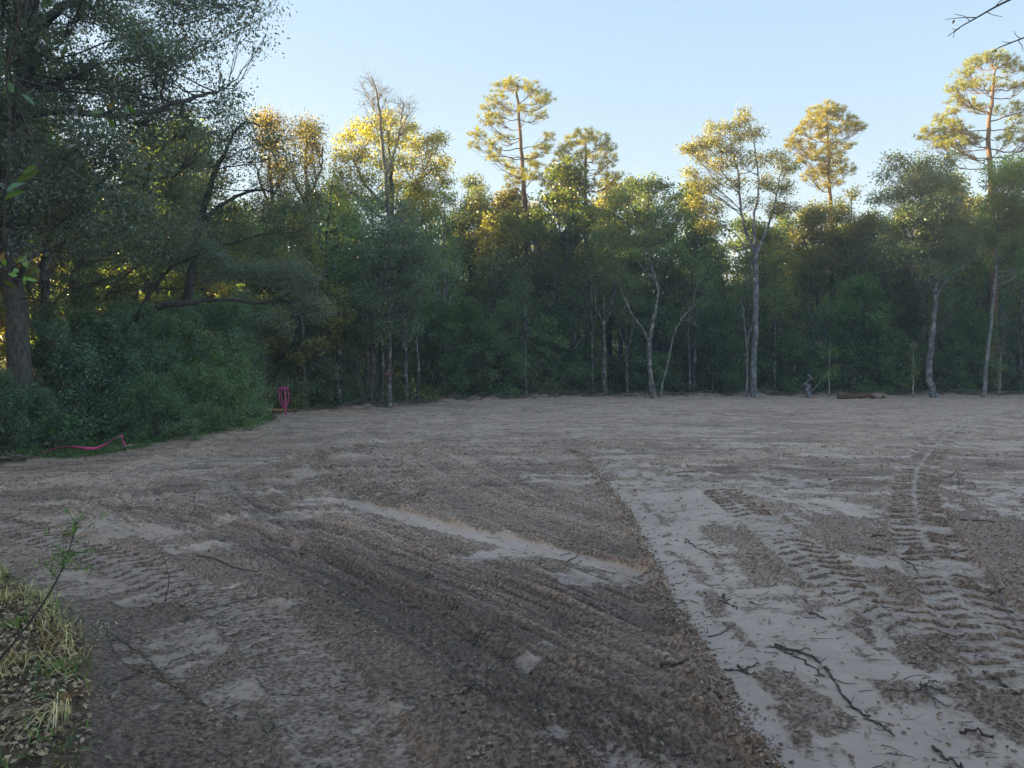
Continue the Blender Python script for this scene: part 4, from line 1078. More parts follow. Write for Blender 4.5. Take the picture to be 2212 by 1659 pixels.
NS = [  # u, depth, key, scale, colour, label
    (478, 24.5, 1, 1.0, (0.055, 0.109, 0.065), 'thicket shrub nearest the pink stake at the right end of the thicket'),
    (440, 23.5, 1, 1.05, (0.049, 0.096, 0.061), 'tall thicket shrub second from the pink stake'),
    (520, 27.5, 1, 1.0, (0.049, 0.090, 0.052), 'thicket shrub hidden partly behind the one nearest the stake'),
    (400, 21.8, 0, 1.15, (0.052, 0.096, 0.055), 'thicket shrub below the middle of the long low limb'),
    (480, 21.2, 2, 0.85, (0.065, 0.119, 0.046), 'low yellowish green shrub at the bend of the thicket edge'),
    (340, 19.8, 1, 0.95, (0.049, 0.099, 0.067), 'thicket shrub with silvery leaf sprays in front of the leaning oak'),
    (420, 19.2, 2, 0.85, (0.058, 0.107, 0.052), 'low rounded shrub at the thicket edge above bare soil'),
    (270, 18.6, 0, 1.05, (0.049, 0.096, 0.067), 'full bluish green shrub at the foot of the leaning oak'),
    (345, 17.6, 2, 0.75, (0.055, 0.107, 0.058), 'low shrub right of the lying pink ribbon end'),
    (215, 17.8, 0, 1.0, (0.046, 0.093, 0.064), 'shrub behind the upright end of the lying pink ribbon'),
    (140, 17.0, 0, 1.0, (0.049, 0.099, 0.072), 'bluish shrub with pale sprays right of the thick oak trunk'),
    (255, 17.2, 2, 0.65, (0.052, 0.104, 0.055), 'small low shrub just behind the lying pink ribbon'),
    (80, 15.4, 2, 0.65, (0.049, 0.096, 0.064), 'dark low shrub right before the thick oak trunk foot'),
    (-5, 14.6, 0, 0.6, (0.043, 0.087, 0.055), 'dark shrub at the very left edge before the thick trunk'),
    (-100, 14.5, 1, 0.7, (0.043, 0.087, 0.055), 'shrub left of the thick oak trunk'),
    (140, 21.0, 1, 0.95, (0.046, 0.087, 0.055), 'tall shrub behind the slim pale trunk'),
    (290, 23.5, 1, 1.1, (0.046, 0.087, 0.052), 'tall shrub in the rear of the thicket left of the leaning limb'),
    (420, 26.5, 1, 1.15, (0.046, 0.084, 0.052), 'tall rear shrub under the long low limb'),
    (45, 15.3, 2, 0.6, (0.044, 0.087, 0.055), 'dense shrub hiding the foot of the thick oak trunk'),
    (190, 18.2, 1, 0.95, (0.044, 0.087, 0.055), 'tall shrub between the slim pale trunk and the leaning oak'),
    (330, 22.5, 1, 1.0, (0.048, 0.092, 0.055), 'tall shrub right behind the foot of the leaning limb'),
    (640, 31.6, 1, 1.15, (0.050, 0.090, 0.052), 'tall sun-blocking shrub added right behind the pink stake'),  # from here on, shrubs added to keep low sun off the ground
    (690, 33.2, 1, 1.0, (0.050, 0.088, 0.046), 'sun-blocking shrub added between pink stake and bare many-stemmed shrub'),
    (585, 31.0, 1, 1.15, (0.050, 0.090, 0.052), 'tall sun-blocking shrub added behind the thicket corner'),
    (745, 35.2, 1, 1.0, (0.054, 0.096, 0.05), 'sun-blocking shrub added behind the bare many-stemmed shrub'),
    (540, 33.5, 1, 1.2, (0.050, 0.090, 0.052), 'tall sun-blocking shrub added deep behind the thicket corner'),
    (480, 33.5, 1, 1.2, (0.050, 0.090, 0.052), 'tall sun-blocking shrub added far behind the rear of the thicket'),
    (620, 33.0, 0, 1.0, (0.049, 0.087, 0.049), 'sun-blocking shrub added farther behind the pink stake'),
]
for k, (u, Y, key, s_, col, lb) in enumerate(NS):
    x = at(u, 900, Y)[0]
    if u < 470 and Y < 30: s_ *= .84
    o = place('near%d' % key, x, Y, k * 1.7, s_, tuple(1.08 * c_ + .017 for c_ in col), lb)
# ground cover at the foot of the thicket
r3 = np.random.default_rng(77)
n = 60000
t_ = r3.random(n)
ex = np.interp(t_, [0, .35, .5, .7, .9, 1], [-15, -8.7, -7.9, -7.8, -7.6, -8.3]); ey = np.interp(t_, [0, .35, .5, .7, .9, 1], [10.6, 12.9, 15.2, 19, 23.5, 26.5])
off = r3.random(n) ** 1.2 * 3.4 - 0.25
xx = ex - off * .72 + r3.normal(0, .15, n); yy = ey + off * .55 + r3.normal(0, .15, n)
den = fbm(xx * 1.6, yy * 1.6, 3, 15)
keep = den > 0.42 + 0.10 * (off < 0.1)
xx, yy, off, den = xx[keep], yy[keep], off[keep], den[keep]
zz = 0.02 + r3.random(len(xx)) * np.clip(0.04 + off * .16, .04, .55) * (den * 2 - .3)
V = leaf_quads(np.stack([xx, yy, zz], -1), 0.055, r3, .5, .8)
tag(mobj('ground_cover', leaf_mesh('ground_cover', V, r3), M_LEAF, None, (0.045, 0.085, 0.036)), 'low green ground cover at the foot of the left thicket', 'plants', kind='stuff')
# low growth at the foot of the far wood
n = 34000
xx = r3.uniform(-9, 44, n); yy = edge_y(xx) + r3.random(n) ** 1.2 * 5 + 0.2
den = fbm(xx * .8, yy * .8, 3, 19); k_ = den > .47
xx, yy = xx[k_], yy[k_]
V = leaf_quads(np.stack([xx, yy, r3.random(len(xx)) ** 1.4 * .9 * (.3 + den[k_])], -1), 0.12, r3, .5, .5)
tag(mobj('ground_cover', leaf_mesh('ground_cover_far', V, r3), M_LEAF, None, (0.045, 0.078, 0.034)), 'low dark green growth at the foot of the far wood edge', 'plants', kind='stuff')

# ------------------------------------------------------------------ sticks, logs, dead wood
def gp(u, v, h=0.0):
    g = gr(u, v, h); return np.array([g[0], g[1], gz(g[0], g[1]) + h])
def stick(name, label, cat, lines, col=(0.06, 0.048, 0.04), mat=None, group=None, seed=0, sides=5, knots=True):
    """lines: [( [(u,v,h)...], r0, r1 )] -> one lying branch; the first line is the main stem, others are side twigs"""
    rr_ = np.random.default_rng(seed + 17)
    ws = []
    Y0 = None
    for p in lines[0][0]:
        if len(p) == 2 or p[2] < .13: Y0 = gp(*p)[1]; break
    if Y0 is None: Y0 = 46.0
    for pts_, ra, rb in lines:
        ws.append((np.array([at(p[0], p[1], Y0 - .1) if (len(p) == 3 and (Y0 > 15 or p[2] > .3)) else (gp(*p) if len(p) == 3 else gp(p[0], p[1], ra * .7)) for p in pts_]), ra, rb))
    o0 = ws[0][0][0].copy(); o0[2] = gz(o0[0], o0[1])
    T = Tubes()
    for P, ra, rb in ws:
        Q = crom(P, max(7, len(P) * 4)) - o0
        L = np.linalg.norm(Q[-1] - Q[0])
        Q[1:-1] += rr_.normal(0, 1, (len(Q) - 2, 3)) * ra * np.array([.7, .7, .5])
        rad = np.linspace(ra, rb, len(Q)) * (1 + (rr_.random(len(Q)) - .5) * .35 * knots)
        T.add(Q, rad * (.70 if Y0 < 15 else .9), sides, cap=True)
    ob = mobj(name, T.mesh(name), mat or M_WOOD, None, col)
    ob.location = o0
    return tag(ob, label, cat, group)
DK = (0.11, 0.092, 0.076); PALE = (0.22, 0.185, 0.14); TAN = (0.17, 0.13, 0.09)
stick('fallen_branch', 'long dark curved branch lying on the smooth wet strip at lower right', 'branch',
      [([(1673, 1390), (1724, 1405), (1771, 1429), (1801, 1463), (1827, 1506), (1857, 1532), (1895, 1562), (1932, 1585)], .013, .007),
       ([(1676, 1394), (1710, 1412), (1745, 1432), (1780, 1455)], .010, .005), ([(1724, 1405), (1745, 1398), (1752, 1404)], .005, .003), ([(1771, 1429), (1785, 1420)], .005, .002)], (0.12, 0.10, 0.083))
stick('fallen_branch', 'forked bare branch lying on dark mud at lower left', 'branch',
      [([(444, 1518), (405, 1495), (367, 1475), (335, 1440), (307, 1411), (270, 1390), (232, 1370)], .010, .005),
       ([(367, 1475), (330, 1462), (300, 1450), (270, 1435), (245, 1405), (230, 1371)], .008, .004), ([(307, 1411), (318, 1398, .05)], .004, .002)], TAN)
stick('stick', 'straight dark stick crossing beneath the forked branch at lower left', 'stick', [([(240, 1480), (300, 1458), (360, 1432), (418, 1407)], .007, .004)], DK)
stick('standing_twig', 'thin dark twig standing upright in mud left of centre', 'twig', [([(357, 1312), (362, 1285, .10), (364, 1250, .28), (358, 1215, .48), (345, 1180, .66)], .006, .003)], DK)
spec = [
 ('pale curved root lying under the clods left of centre', 'root', [([(445, 1312), (500, 1300), (555, 1285), (590, 1272)], .010, .006)], PALE),
 ('dark stick lying left of centre beside the tyre ribs', 'stick', [([(425, 1205), (470, 1218), (515, 1232), (560, 1240)], .010, .006)], DK),
 ('long thin branch lying across mud at bottom centre', 'branch', [([(842, 1520), (885, 1512), (930, 1510), (975, 1516), (1035, 1520)], .009, .005), ([(930, 1510), (965, 1522), (985, 1530)], .005, .003)], DK),
 ('twiggy stub sticking up beside the dark ruts at bottom centre', 'stub', [([(1000, 1520), (1015, 1505, .05), (1028, 1480, .13)], .010, .004), ([(1015, 1505, .05), (1030, 1512, .03)], .006, .003)], DK),
 ('forked root end poking up in the centre of the dark ruts', 'root', [([(1020, 1385), (1030, 1372, .03), (1038, 1352, .08), (1045, 1335, .12)], .009, .004), ([(1030, 1372, .03), (1000, 1345), (975, 1330)], .006, .003), ([(1035, 1360, .05), (1070, 1362), (1100, 1370)], .006, .003)], DK),
 ('thick dark root piece lying at centre above the ruts', 'root', [([(958, 1322), (985, 1318), (1010, 1312)], .013, .007)], DK),
 ('small upright stub with dark clod left of centre', 'stub', [([(912, 1246), (925, 1238, .03), (935, 1218, .12)], .010, .003), ([(920, 1240, .02), (945, 1244)], .006, .004)], DK),
 ('short crooked stick lying on the thin smooth strip', 'stick', [([(1222, 1206), (1238, 1200), (1252, 1192, .02)], .009, .005)], DK),
 ('brown root lying at the edge of the wide strip near bottom centre', 'root', [([(1425, 1438), (1455, 1444), (1487, 1446)], .014, .009)], (0.10, 0.085, 0.065)),
 ('short thick stick on the film right of centre', 'stick', [([(1750, 1322), (1768, 1328), (1786, 1336)], .010, .006)], DK),
 ('dark knot of roots standing on the strip right of centre', 'root', [([(1561, 1284), (1570, 1298), (1582, 1306), (1592, 1312)], .012, .006), ([(1565, 1290), (1555, 1300), (1560, 1310)], .006, .003), ([(1570, 1298), (1580, 1290, .04)], .006, .003)], DK),
 ('spidery dark root cluster on smooth mud at lower right', 'root', [([(1960, 1498), (1985, 1488), (2010, 1475), (2030, 1470)], .009, .004), ([(1995, 1482), (2005, 1505), (2020, 1520)], .008, .004), ([(2000, 1480), (2025, 1492), (2040, 1500)], .006, .003), ([(1990, 1485), (1988, 1470, .05)], .006, .003), ([(2005, 1500), (2030, 1515), (2045, 1525)], .006, .003)], DK),
 ('dark rotten stick lying near the bottom right corner', 'stick', [([(2015, 1610), (2045, 1632), (2080, 1658)], .012, .007)], DK),
 ('bark strip lying flat at the right bottom corner', 'bark', [([(2074, 1583), (2110, 1586), (2145, 1588)], .012, .008)], (0.09, 0.07, 0.055)),
 ('pale root arching over the tyre ribs at the right', 'root', [([(2140, 1250), (2160, 1285, .03), (2178, 1315, .02), (2195, 1345), (2207, 1362)], .011, .006)], PALE),
 ('dark hooked stick lying on the right tyre track', 'stick', [([(2100, 1281), (2135, 1279), (2168, 1278), (2171, 1262, .05)], .009, .005)], DK),
 ('long thin root running toward the right tyre track', 'root', [([(1874, 1189), (1915, 1198), (1955, 1208), (1975, 1222), (1990, 1240)], .009, .006)], (0.10, 0.08, 0.06)),
 ('dark stick lying right of the tyre track in mid distance', 'stick', [([(2054, 1126), (2100, 1130), (2150, 1133)], .013, .008)], DK),
 ('stick pointing up toward the right tyre track at lower right', 'stick', [([(2035, 1386), (2065, 1372, .02), (2092, 1358, .05)], .007, .004)], DK),
 ('dark branch end lying low in the right corner beyond the root cluster', 'stick', [([(2125, 1440), (2160, 1462), (2205, 1490)], .014, .008)], DK),
 ('pair of dark crossed sticks on the film left of the long branch', 'stick', [([(1565, 1438), (1600, 1440), (1640, 1428)], .010, .005), ([(1600, 1440), (1620, 1452), (1635, 1450)], .008, .004), ([(1595, 1430), (1605, 1445)], .007, .004)], DK),
 ('ragged line of debris along the strip right of centre', 'debris', [([(1480, 1160), (1500, 1176), (1525, 1190), (1550, 1206)], .010, .006), ([(1500, 1176), (1520, 1172)], .006, .003)], DK),
 ('thin root lying on the film near the bottom right', 'root', [([(1615, 1660), (1650, 1655), (1700, 1648)], .006, .004)], DK),
 ('short dark stick in middle distance left of the tyre track', 'stick', [([(1885, 1160), (1905, 1161), (1930, 1160)], .012, .008), ([(1895, 1160), (1900, 1148, .06)], .006, .004)], DK),
 ('thin twig lying across soil at upper left of centre', 'twig', [([(690, 1140), (715, 1148), (740, 1152)], .012, .006), ([(715, 1148), (722, 1135, .05)], .008, .004)], DK),
 ('arched pale twig standing on soil at far right', 'twig', [([(2050, 1030), (2068, 1020, .15), (2072, 1050)], .010, .008)], DK),
 ('slender twig lying on loose soil left of the wide strip', 'twig', [([(1530, 1368), (1560, 1362), (1580, 1350)], .006, .003)], DK),
 ('pale splintered stick in mud near the bottom left', 'stick', [([(555, 1535), (572, 1560), (580, 1585)], .009, .005), ([(590, 1545), (586, 1580)], .006, .005)], PALE),
 ('wiry root snaking toward the bottom left edge', 'root', [([(580, 1600), (592, 1625), (588, 1650), (580, 1665)], .006, .005)], PALE),
 ('dark bent stick left of the forked branch', 'stick', [([(300, 1505), (340, 1512), (385, 1505), (410, 1490)], .004, .003)], PALE),
]
for k, (lb, cat, lines, col) in enumerate(spec):
    stick('fallen_stick' if cat in ('stick', 'branch', 'twig') else {'root': 'tree_root', 'stub': 'root_stub', 'bark': 'bark_strip', 'debris': 'root_debris'}[cat], lb, cat, lines, col, seed=k)
# far edge
stick('fallen_log', 'reddish-brown log lying along the far edge of the clearing', 'log', [([(1810, 857, .12), (1860, 857, .12), (1908, 857, .12)], .14, .12)], (0.15, 0.085, 0.06), M_PINE, sides=9)
stick('dead_branches', 'pale dead branches heaped at the foot of the wood right of the forked tree', 'branch', [([(1690, 838, .35), (1720, 843, .2), (1745, 846, .15)], .06, .03), ([(1712, 822, .9), (1735, 838, .4), (1752, 842, .3)], .05, .03), ([(1655, 845, .5), (1700, 848, .3)], .04, .03)], (0.30, 0.28, 0.26))
stick('snag', 'broken pale grey snag standing at the wood foot', 'dead tree', [([(1746, 857), (1745, 830, 1.2), (1744, 808, 2.1)], .13, .07)], (0.27, 0.26, 0.27), M_BARKP)
stick('dead_branches', 'low heap of pale roots at the clearing edge left of the two-stemmed tree', 'branch', [([(1335, 858), (1355, 852, .2), (1375, 857)], .06, .03), ([(1350, 856), (1370, 850, .25), (1395, 856)], .05, .03), ([(1390, 858), (1402, 854, .1)], .05, .04)], (0.30, 0.26, 0.22))
stick('dead_branches', 'tangle of grey sticks right of the ribboned trunk foot', 'branch', [([(885, 868), (905, 852, .4), (930, 842, .8)], .025, .01), ([(905, 868), (915, 850, .5), (945, 848, .6)], .025, .01), ([(880, 858), (920, 862), (950, 858, .2)], .02, .01), ([(895, 868), (890, 845, .6), (880, 828, 1.0)], .02, .01), ([(870, 790, 2.2), (900, 840, .7), (925, 868)], .02, .01)], (0.22, 0.20, 0.19))
stick('dead_branches', 'pale broken twigs arching left of the snag', 'branch', [([(1730, 858), (1765, 835, .8), (1790, 800, 2.0)], .035, .012), ([(1760, 840, .7), (1775, 815, 1.4)], .02, .01)], (0.26, 0.23, 0.2))
# bare many-stemmed shrub left of ribboned tree
T = Tubes(); rr_ = np.random.default_rng(8)
b0 = gr(803, 877)
for k in range(15):
    a = rr_.normal(0, .55); h = rr_.uniform(1.6, 4.4)
    e = np.array([math.sin(a) * h * .55, rr_.normal(0, .3), h]); s0 = rr_.normal(0, .15, 3) * np.array([1, 1, 0])
    m_ = s0 * .5 + e * .45 + rr_.normal(0, .08, 3)
    T.add(crom([s0, m_, e], 9), np.linspace(.022, .006, 9), 4)
    for j in range(4):
        P = crom([s0, m_, e], 9)[rr_.integers(3, 8)]
        q_ = P + np.array([rr_.normal(0, .35), rr_.normal(0, .3), rr_.uniform(.2, .7)])
        T.add(crom([P, (P + q_) / 2 + rr_.normal(0, .04, 3), q_], 5), np.linspace(.010, .004, 5), 3)
o = mobj('bare_shrub', T.mesh('bare_shrub'), M_WOOD, None, (0.26, 0.24, 0.22)); o.location = (b0[0], b0[1], 0)
tag(o, 'bare many-stemmed grey shrub left of the ribboned trunk', 'shrub')
# spindly saplings on the right
for (u, v, tp, lb, sd_, nb) in ((1972, 862, 735, 'spindly young sapling with few leaves on the clearing edge at right', 91, 9), (2160, 858, 745, 'thin sapling with small leaf tuft right of the mottled slim stem', 92, 6),
                            (1790, 858, 735, 'thin pale sapling stem in front of the olive tree by the log', 93, 4), (1140, 858, 780, 'slanting thin pale sapling at the far edge under the tallest pine', 94, 3)):
    dx = 25 if sd_ == 94 else 3
    hero('sapling', lb, 'sapling', (u, v), [([(None,), (u + dx * .5, (v + tp) / 2), (u + dx, tp)], 0.045, 0.012)],
         [(u + rg.normal(0, 14), tp + 8 + k * (v - tp - 30) / nb, 9, rg.normal(0, .2), .9) for k in range(nb)], M_BARKP, M_LEAF, (0.33, 0.29, 0.24), (0.075, 0.10, 0.04), sd_, leaf=.10, per=9, sig=.14, clump=14, limb_r=.018, twig_r=.007)

# ------------------------------------------------------------------ pink survey marks
def ribbon(name, pts, wid, parent=None, mat=M_PINK, twist=1.5, seed=0, o0=None):
    P = crom(np.array(pts), len(pts) * 6)
    tg = np.gradient(P, axis=0); tg /= np.linalg.norm(tg, axis=1, keepdims=True)
    upv = np.array([0.1, -.35, 1.0])
    s1 = np.cross(tg, upv); s1 /= np.linalg.norm(s1, axis=1, keepdims=True) + 1e-9
    s2 = np.cross(s1, tg)
    ph = 1.2 + np.sin(np.linspace(0, twist * PI, len(P)) + seed) * .6
    sd_ = s1 * np.cos(ph)[:, None] + s2 * np.sin(ph)[:, None]
    nn = np.cross(tg, sd_) * 0.0012
    if o0 is not None: P = P - o0
    n = len(P)
    A = P + sd_ * wid / 2; B = P - sd_ * wid / 2
    V = np.concatenate([A + nn, B + nn, A - nn, B - nn])
    i = np.arange(n - 1)
    F = np.concatenate([np.stack([i, i + 1, n + i + 1, n + i], -1), np.stack([2 * n + i, 3 * n + i, 3 * n + i + 1, 2 * n + i + 1], -1),
                        np.stack([i, 2 * n + i, 2 * n + i + 1, i + 1], -1), np.stack([n + i, n + i + 1, 3 * n + i + 1, 3 * n + i], -1)])
    return mobj(name, mesh_np(name, V, F, smooth=False), mat, parent)
b = gr(617, 897); Y = b[1]
st = empty('survey_stake', (b[0], b[1], gz(*b)), 'pink survey stake with ribbon loops standing at the thicket corner', 'stake')
T = Tubes(); z1 = at(613, 838, Y)[2]
T.add([(0, 0, -.1), (-.005, 0, .5), (-.03, 0, z1 - .02)], [.028, .026, .024], 4, cap=True)
mobj('stake', T.mesh('stake', False), M_PINKPAINT, st)
def rel(u, v, dy=0): return tuple(at(u, v, Y + dy) - np.array([b[0], b[1], gz(*b)]))
for pts_, sd_ in (([rel(612, 838, -.03), rel(605, 842, -.03), rel(603, 860, -.04), rel(608, 875, -.04), rel(615, 881, -.04), rel(621, 872, -.04), rel(623, 856, -.04), rel(621, 840, -.03), rel(613, 838, -.03)], 0),
                ([rel(613, 838, -.04), rel(607, 836, -.06), rel(601, 842, -.05), rel(599, 848, -.05)], 1), ([rel(612, 837, -.04), rel(617, 840, -.06), rel(623, 838, -.05)], 2), ([rel(611, 839, -.05), rel(607, 850, -.05), rel(610, 868, -.05), rel(614, 878, -.05)], 3)):
    TR = Tubes(); TR.add(crom(pts_, len(pts_) * 4), .017, 4, cap=True); mobj('ribbon', TR.mesh('ribbon'), M_PINK, st)
# ribbon round the trunk
bt = gr(841, 880); Yt = bt[1]; c = at(841, 808, Yt)
P = [(c[0] + .165 * math.cos(a), Yt + .165 * math.sin(a), c[2] + .01 * math.sin(3 * a)) for a in np.linspace(-PI / 2, 1.4 * PI, 12)]
P += [(c[0] - .05, Yt - .19, c[2] - .02), (c[0] - .1, Yt - .22, c[2] + .04)]
tag(ribbon('flagging_ribbon', P, .075, None, seed=5, twist=.4), 'bright pink ribbon tied round the mottled trunk', 'ribbon')
pts_ = [at(78, 982, 14.4), at(105, 974, 14.4), at(135, 965, 14.4), at(165, 966, 14.5), at(195, 969, 14.5), at(215, 966, 14.6), at(240, 953, 14.7), at(262, 939, 14.8), at(264, 950, 14.75), at(271, 963, 14.7)]
tag(ribbon('flagging_ribbon', pts_, .055, None, seed=2, twist=4), 'slack pink ribbon trailing over the ground cover at left', 'ribbon')

# ------------------------------------------------------------------ near things: overhanging twigs, sapling, verge
def leaf_shape(c, d, nrm, L, W, T_):
    """a real leaf outline of eight vertices, folded at the rib"""
    d = d / np.linalg.norm(d); s = np.cross(d, nrm); s /= np.linalg.norm(s) + 1e-9; n_ = np.cross(s, d)
    prof = [(0, 0), (.25, .8), (.5, 1), (.78, .65), (1, 0)]
    V = []
    for a, b_ in prof: V.append(c + d * L * a + s * W / 2 * b_ + n_ * .12 * W * b_ - n_ * .2 * L * a * a)
    for a, b_ in prof[1:-1]: V.append(c + d * L * a - s * W / 2 * b_ + n_ * .12 * W * b_ - n_ * .2 * L * a * a)
    for a in (.25, .5, .78): V.append(c + d * L * a - n_ * .2 * L * a * a)
    F = [(0, 1, 8), (8, 1, 2, 9), (9, 2, 3, 10), (10, 3, 4), (0, 8, 5), (8, 9, 6, 5), (9, 10, 7, 6), (10, 4, 7)]
    T_[0].extend(V); b0_ = T_[2]; T_[1].extend([tuple(i + b0_ for i in f) for f in F]); T_[2] += len(V)
def leafy_spray(name, label, cat, stems, leaves, Y, col, bark=(0.09, 0.08, 0.07), mat=M_GLOSS, seed=0, group=None):
    rr_ = np.random.default_rng(seed)
    o0 = at(stems[0][0][0][0], stems[0][0][0][1], Y)
    root = empty(name, o0, label, cat, group)
    T = Tubes(); TL = [[], [], 0]
    for pts_, ra, rb in stems:
        P = crom([at(p[0], p[1], Y + (p[2] if len(p) > 2 else 0)) - o0 for p in pts_], len(pts_) * 5)
        T.add(P, np.linspace(ra, rb, len(P)), 6)
    for (u, v, n, sp, L) in leaves:
        for k in range(n):
            c = at(u + rr_.normal(0, sp), v + rr_.normal(0, sp), Y + rr_.normal(0, .08)) - o0
            d = rr_.normal(size=3); d[2] -= .2
            leaf_shape(c, d, rr_.normal(size=3) + np.array([0, -.6, 1.0]), L * rr_.uniform(.7, 1.2), L * .38, TL)
    mobj('stem', T.mesh('stem'), M_WOOD, root, bark)
    if TL[2]:
        me = bpy.data.meshes.new('leaves'); me.from_pydata([tuple(v) for v in TL[0]], [], TL[1])
        a = me.attributes.new('rnd', 'FLOAT', 'FACE')
        nl = len(me.polygons) // 8
        a.data.foreach_set('value', np.repeat(rr_.random(nl) * .92, 8).astype(np.float32))
        mobj('leaves', me, mat, root, col)
    return root
leafy_spray('hanging_branch', 'thin dark branches hanging down close at the left edge', 'branch',
            [([(95, -60), (50, 10), (35, 80), (14, 160), (22, 260), (20, 340), (12, 420), (8, 520)], .011, .005), ([(14, 100), (30, 200, .1), (65, 290, .1), (90, 380, .1), (108, 470, .1), (90, 530, .1), (70, 620)], .008, .003),
             ([(35, 170), (120, 190), (220, 205), (310, 220)], .005, .002), ([(-20, 640), (60, 700), (150, 760), (240, 820)], .005, .002)],
            [(50, 400, 5, 16, .14), (20, 190, 4, 15, .10), (280, 230, 3, 10, .07), (260, 160, 3, 10, .08), (220, 240, 3, 14, .07)], 4.6, (0.045, 0.08, 0.032), seed=3)
leafy_spray('leafy_sprig', 'bright green sprig of fresh leaves at the left edge', 'sprig',
            [([(-30, 600), (5, 588), (40, 570), (60, 560)], .006, .003), ([(5, 588), (30, 600), (60, 610)], .004, .002)],
            [(40, 565, 6, 9, .075), (22, 590, 6, 12, .075), (55, 590, 4, 8, .06)], 4.4, (0.075, 0.14, 0.03), seed=4)
tw = [([(2260, -40), (2190, -5), (2150, 15), (2110, 38), (2075, 58), (2048, 78)], .012, .003), ([(2110, 38), (2080, 38), (2042, 42)], .005, .002), ([(2095, 46), (2085, 36), (2062, 30)], .004, .002), ([(2075, 58), (2062, 70), (2060, 82)], .004, .002), ([(2150, 15), (2165, 0), (2200, -10)], .005, .002),
      ([(2130, 25), (2145, 32), (2165, 36)], .004, .002), ([(2075, 58), (2068, 64), (2056, 62)], .004, .002),
      ([(2290, 55), (2230, 75), (2195, 88), (2160, 102), (2142, 112)], .009, .003), ([(2195, 88), (2180, 92), (2165, 90)], .004, .002), ([(2205, 84), (2195, 76), (2190, 66)], .004, .002), ([(2200, 88), (2208, 100), (2210, 112)], .004, .002)]
leafy_spray('bare_branch', 'bare dark twigs reaching in against the sky at the top right corner', 'branch', tw, [(2062, 44, 1, 1, .05), (2148, 108, 1, 1, .05)], 7.0, (0.05, 0.04, 0.03), seed=5)
# the stem of that bare branch: the tree stands just out of the frame
hero('bare_tree', 'bare tree just outside the right of the frame carrying the corner twigs', 'tree', (2950, None, 7.4),
     [([(None,), (2950, 800), (2920, 400), (2880, 0), (2860, -300)], 0.20, 0.08), ([(2890, 100), (2600, -60, -.2), (2400, -60, -.3), (2262, -38, -.4)], 0.05, 0.013), ([(2900, 200), (2600, 90, -.2), (2400, 50, -.3), (2292, 54, -.4)], 0.04, 0.010)],
     [(2860, -400, 120, 0, .6)], M_BARK, None, BARK, None, 95, kind='bare')

# leaning weed stem, lower left
b = gr(-60, 1520)
def rel2(u, v, Yd): return at(u, v, Yd)
root = empty('leaning_sapling', (b[0], b[1], gz(*b)), 'thin leaning sapling with wispy green leaflets at the lower left', 'sapling')
o0 = np.array([b[0], b[1], gz(*b)])
P = crom([o0, at(20, 1400, b[1] + .1), at(95, 1300, b[1] + .25), at(140, 1215, b[1] + .4), at(165, 1130, b[1] + .5)], 18) - o0
T = Tubes(); T.add(P, np.linspace(.008, .002, 18), 5)
rr_ = np.random.default_rng(44); cs = []
for k in range(34):
    q_ = P[rr_.integers(11, 18)]; e = q_ + rr_.normal(0, .075, 3) + np.array([.0, 0, .02])
    T.add(crom([q_, (q_ + e) / 2 + rr_.normal(0, .01, 3), e], 4), [.0016, .0014, .0012, .001], 3)
    for j in range(12): cs.append(q_ + (e - q_) * rr_.uniform(.4, 1.1) + rr_.normal(0, .012, 3))
mobj('stem', T.mesh('stem'), M_WOOD, root, (0.06, 0.05, 0.045))
mobj('leaves', leaf_mesh('leaves', leaf_quads(np.array(cs), .028, rr_, .3, .4), rr_), M_LEAF, root, (0.075, 0.13, 0.05))

def blades(name, label, cat, u, v, n, L, spread, col, lean=(0, 0), mat=M_STRAW, seed=0, w_=.006, arch=.5):
    rr_ = np.random.default_rng(seed); b = gr(u, v); z0 = gz(*b)
    V = []; F = []; k0 = 0
    for k in range(n):
        a = rr_.uniform(0, 2 * PI); l = L * rr_.uniform(.5, 1.15); o_ = rr_.normal(0, spread, 2)
        dirh = np.array([math.cos(a) * .5 + lean[0], math.sin(a) * .5 + lean[1]])
        s = np.array([-dirh[1], dirh[0]]); s /= np.linalg.norm(s) + 1e-9
        pts_ = []
        for t in (0, .25, .5, .75, 1):
            h = l * (t * .9 - arch * t * t * 1.1)
            p = np.array([o_[0] + dirh[0] * l * t ** 1.4, o_[1] + dirh[1] * l * t ** 1.4, max(h, -.0 + .01)])
            pts_.append(p)
        for i, p in enumerate(pts_):
            w2 = w_ * (1 - .22 * i) / 2
            V += [(p[0] - s[0] * w2, p[1] - s[1] * w2, p[2]), (p[0] + s[0] * w2, p[1] + s[1] * w2, p[2])]
        F += [(k0 + 2 * i, k0 + 2 * i + 1, k0 + 2 * i + 3, k0 + 2 * i + 2) for i in range(4)]
        k0 += 10
    me = mesh_np(name, np.array(V), np.array(F), {'rnd': ('FACE', np.repeat(rr_.random(n), 4))})
    o = mobj(name, me, mat, None, col); o.location = (b[0], b[1], z0 - .01)
    return tag(o, label, cat)
STR = (0.42, 0.34, 0.20)
blades('straw_clump', 'pale straw clump drooping over the verge at the bottom left', 'grass', 135, 1560, 70, .42, .03, STR, (-.15, -.75), seed=1, w_=.005, arch=.75)
blades('grass_tuft', 'fresh green grass tuft on the verge at lower left', 'grass', 112, 1478, 110, .16, .06, (0.07, 0.15, 0.035), (0.05, 0), seed=2, w_=.004, arch=.45, mat=M_LEAF)
blades('grass_tuft', 'small green grass tuft right above the straw clump', 'grass', 105, 1545, 40, .09, .03, (0.06, 0.13, 0.035), (0, 0), seed=3, w_=.004, arch=.45, mat=M_LEAF)
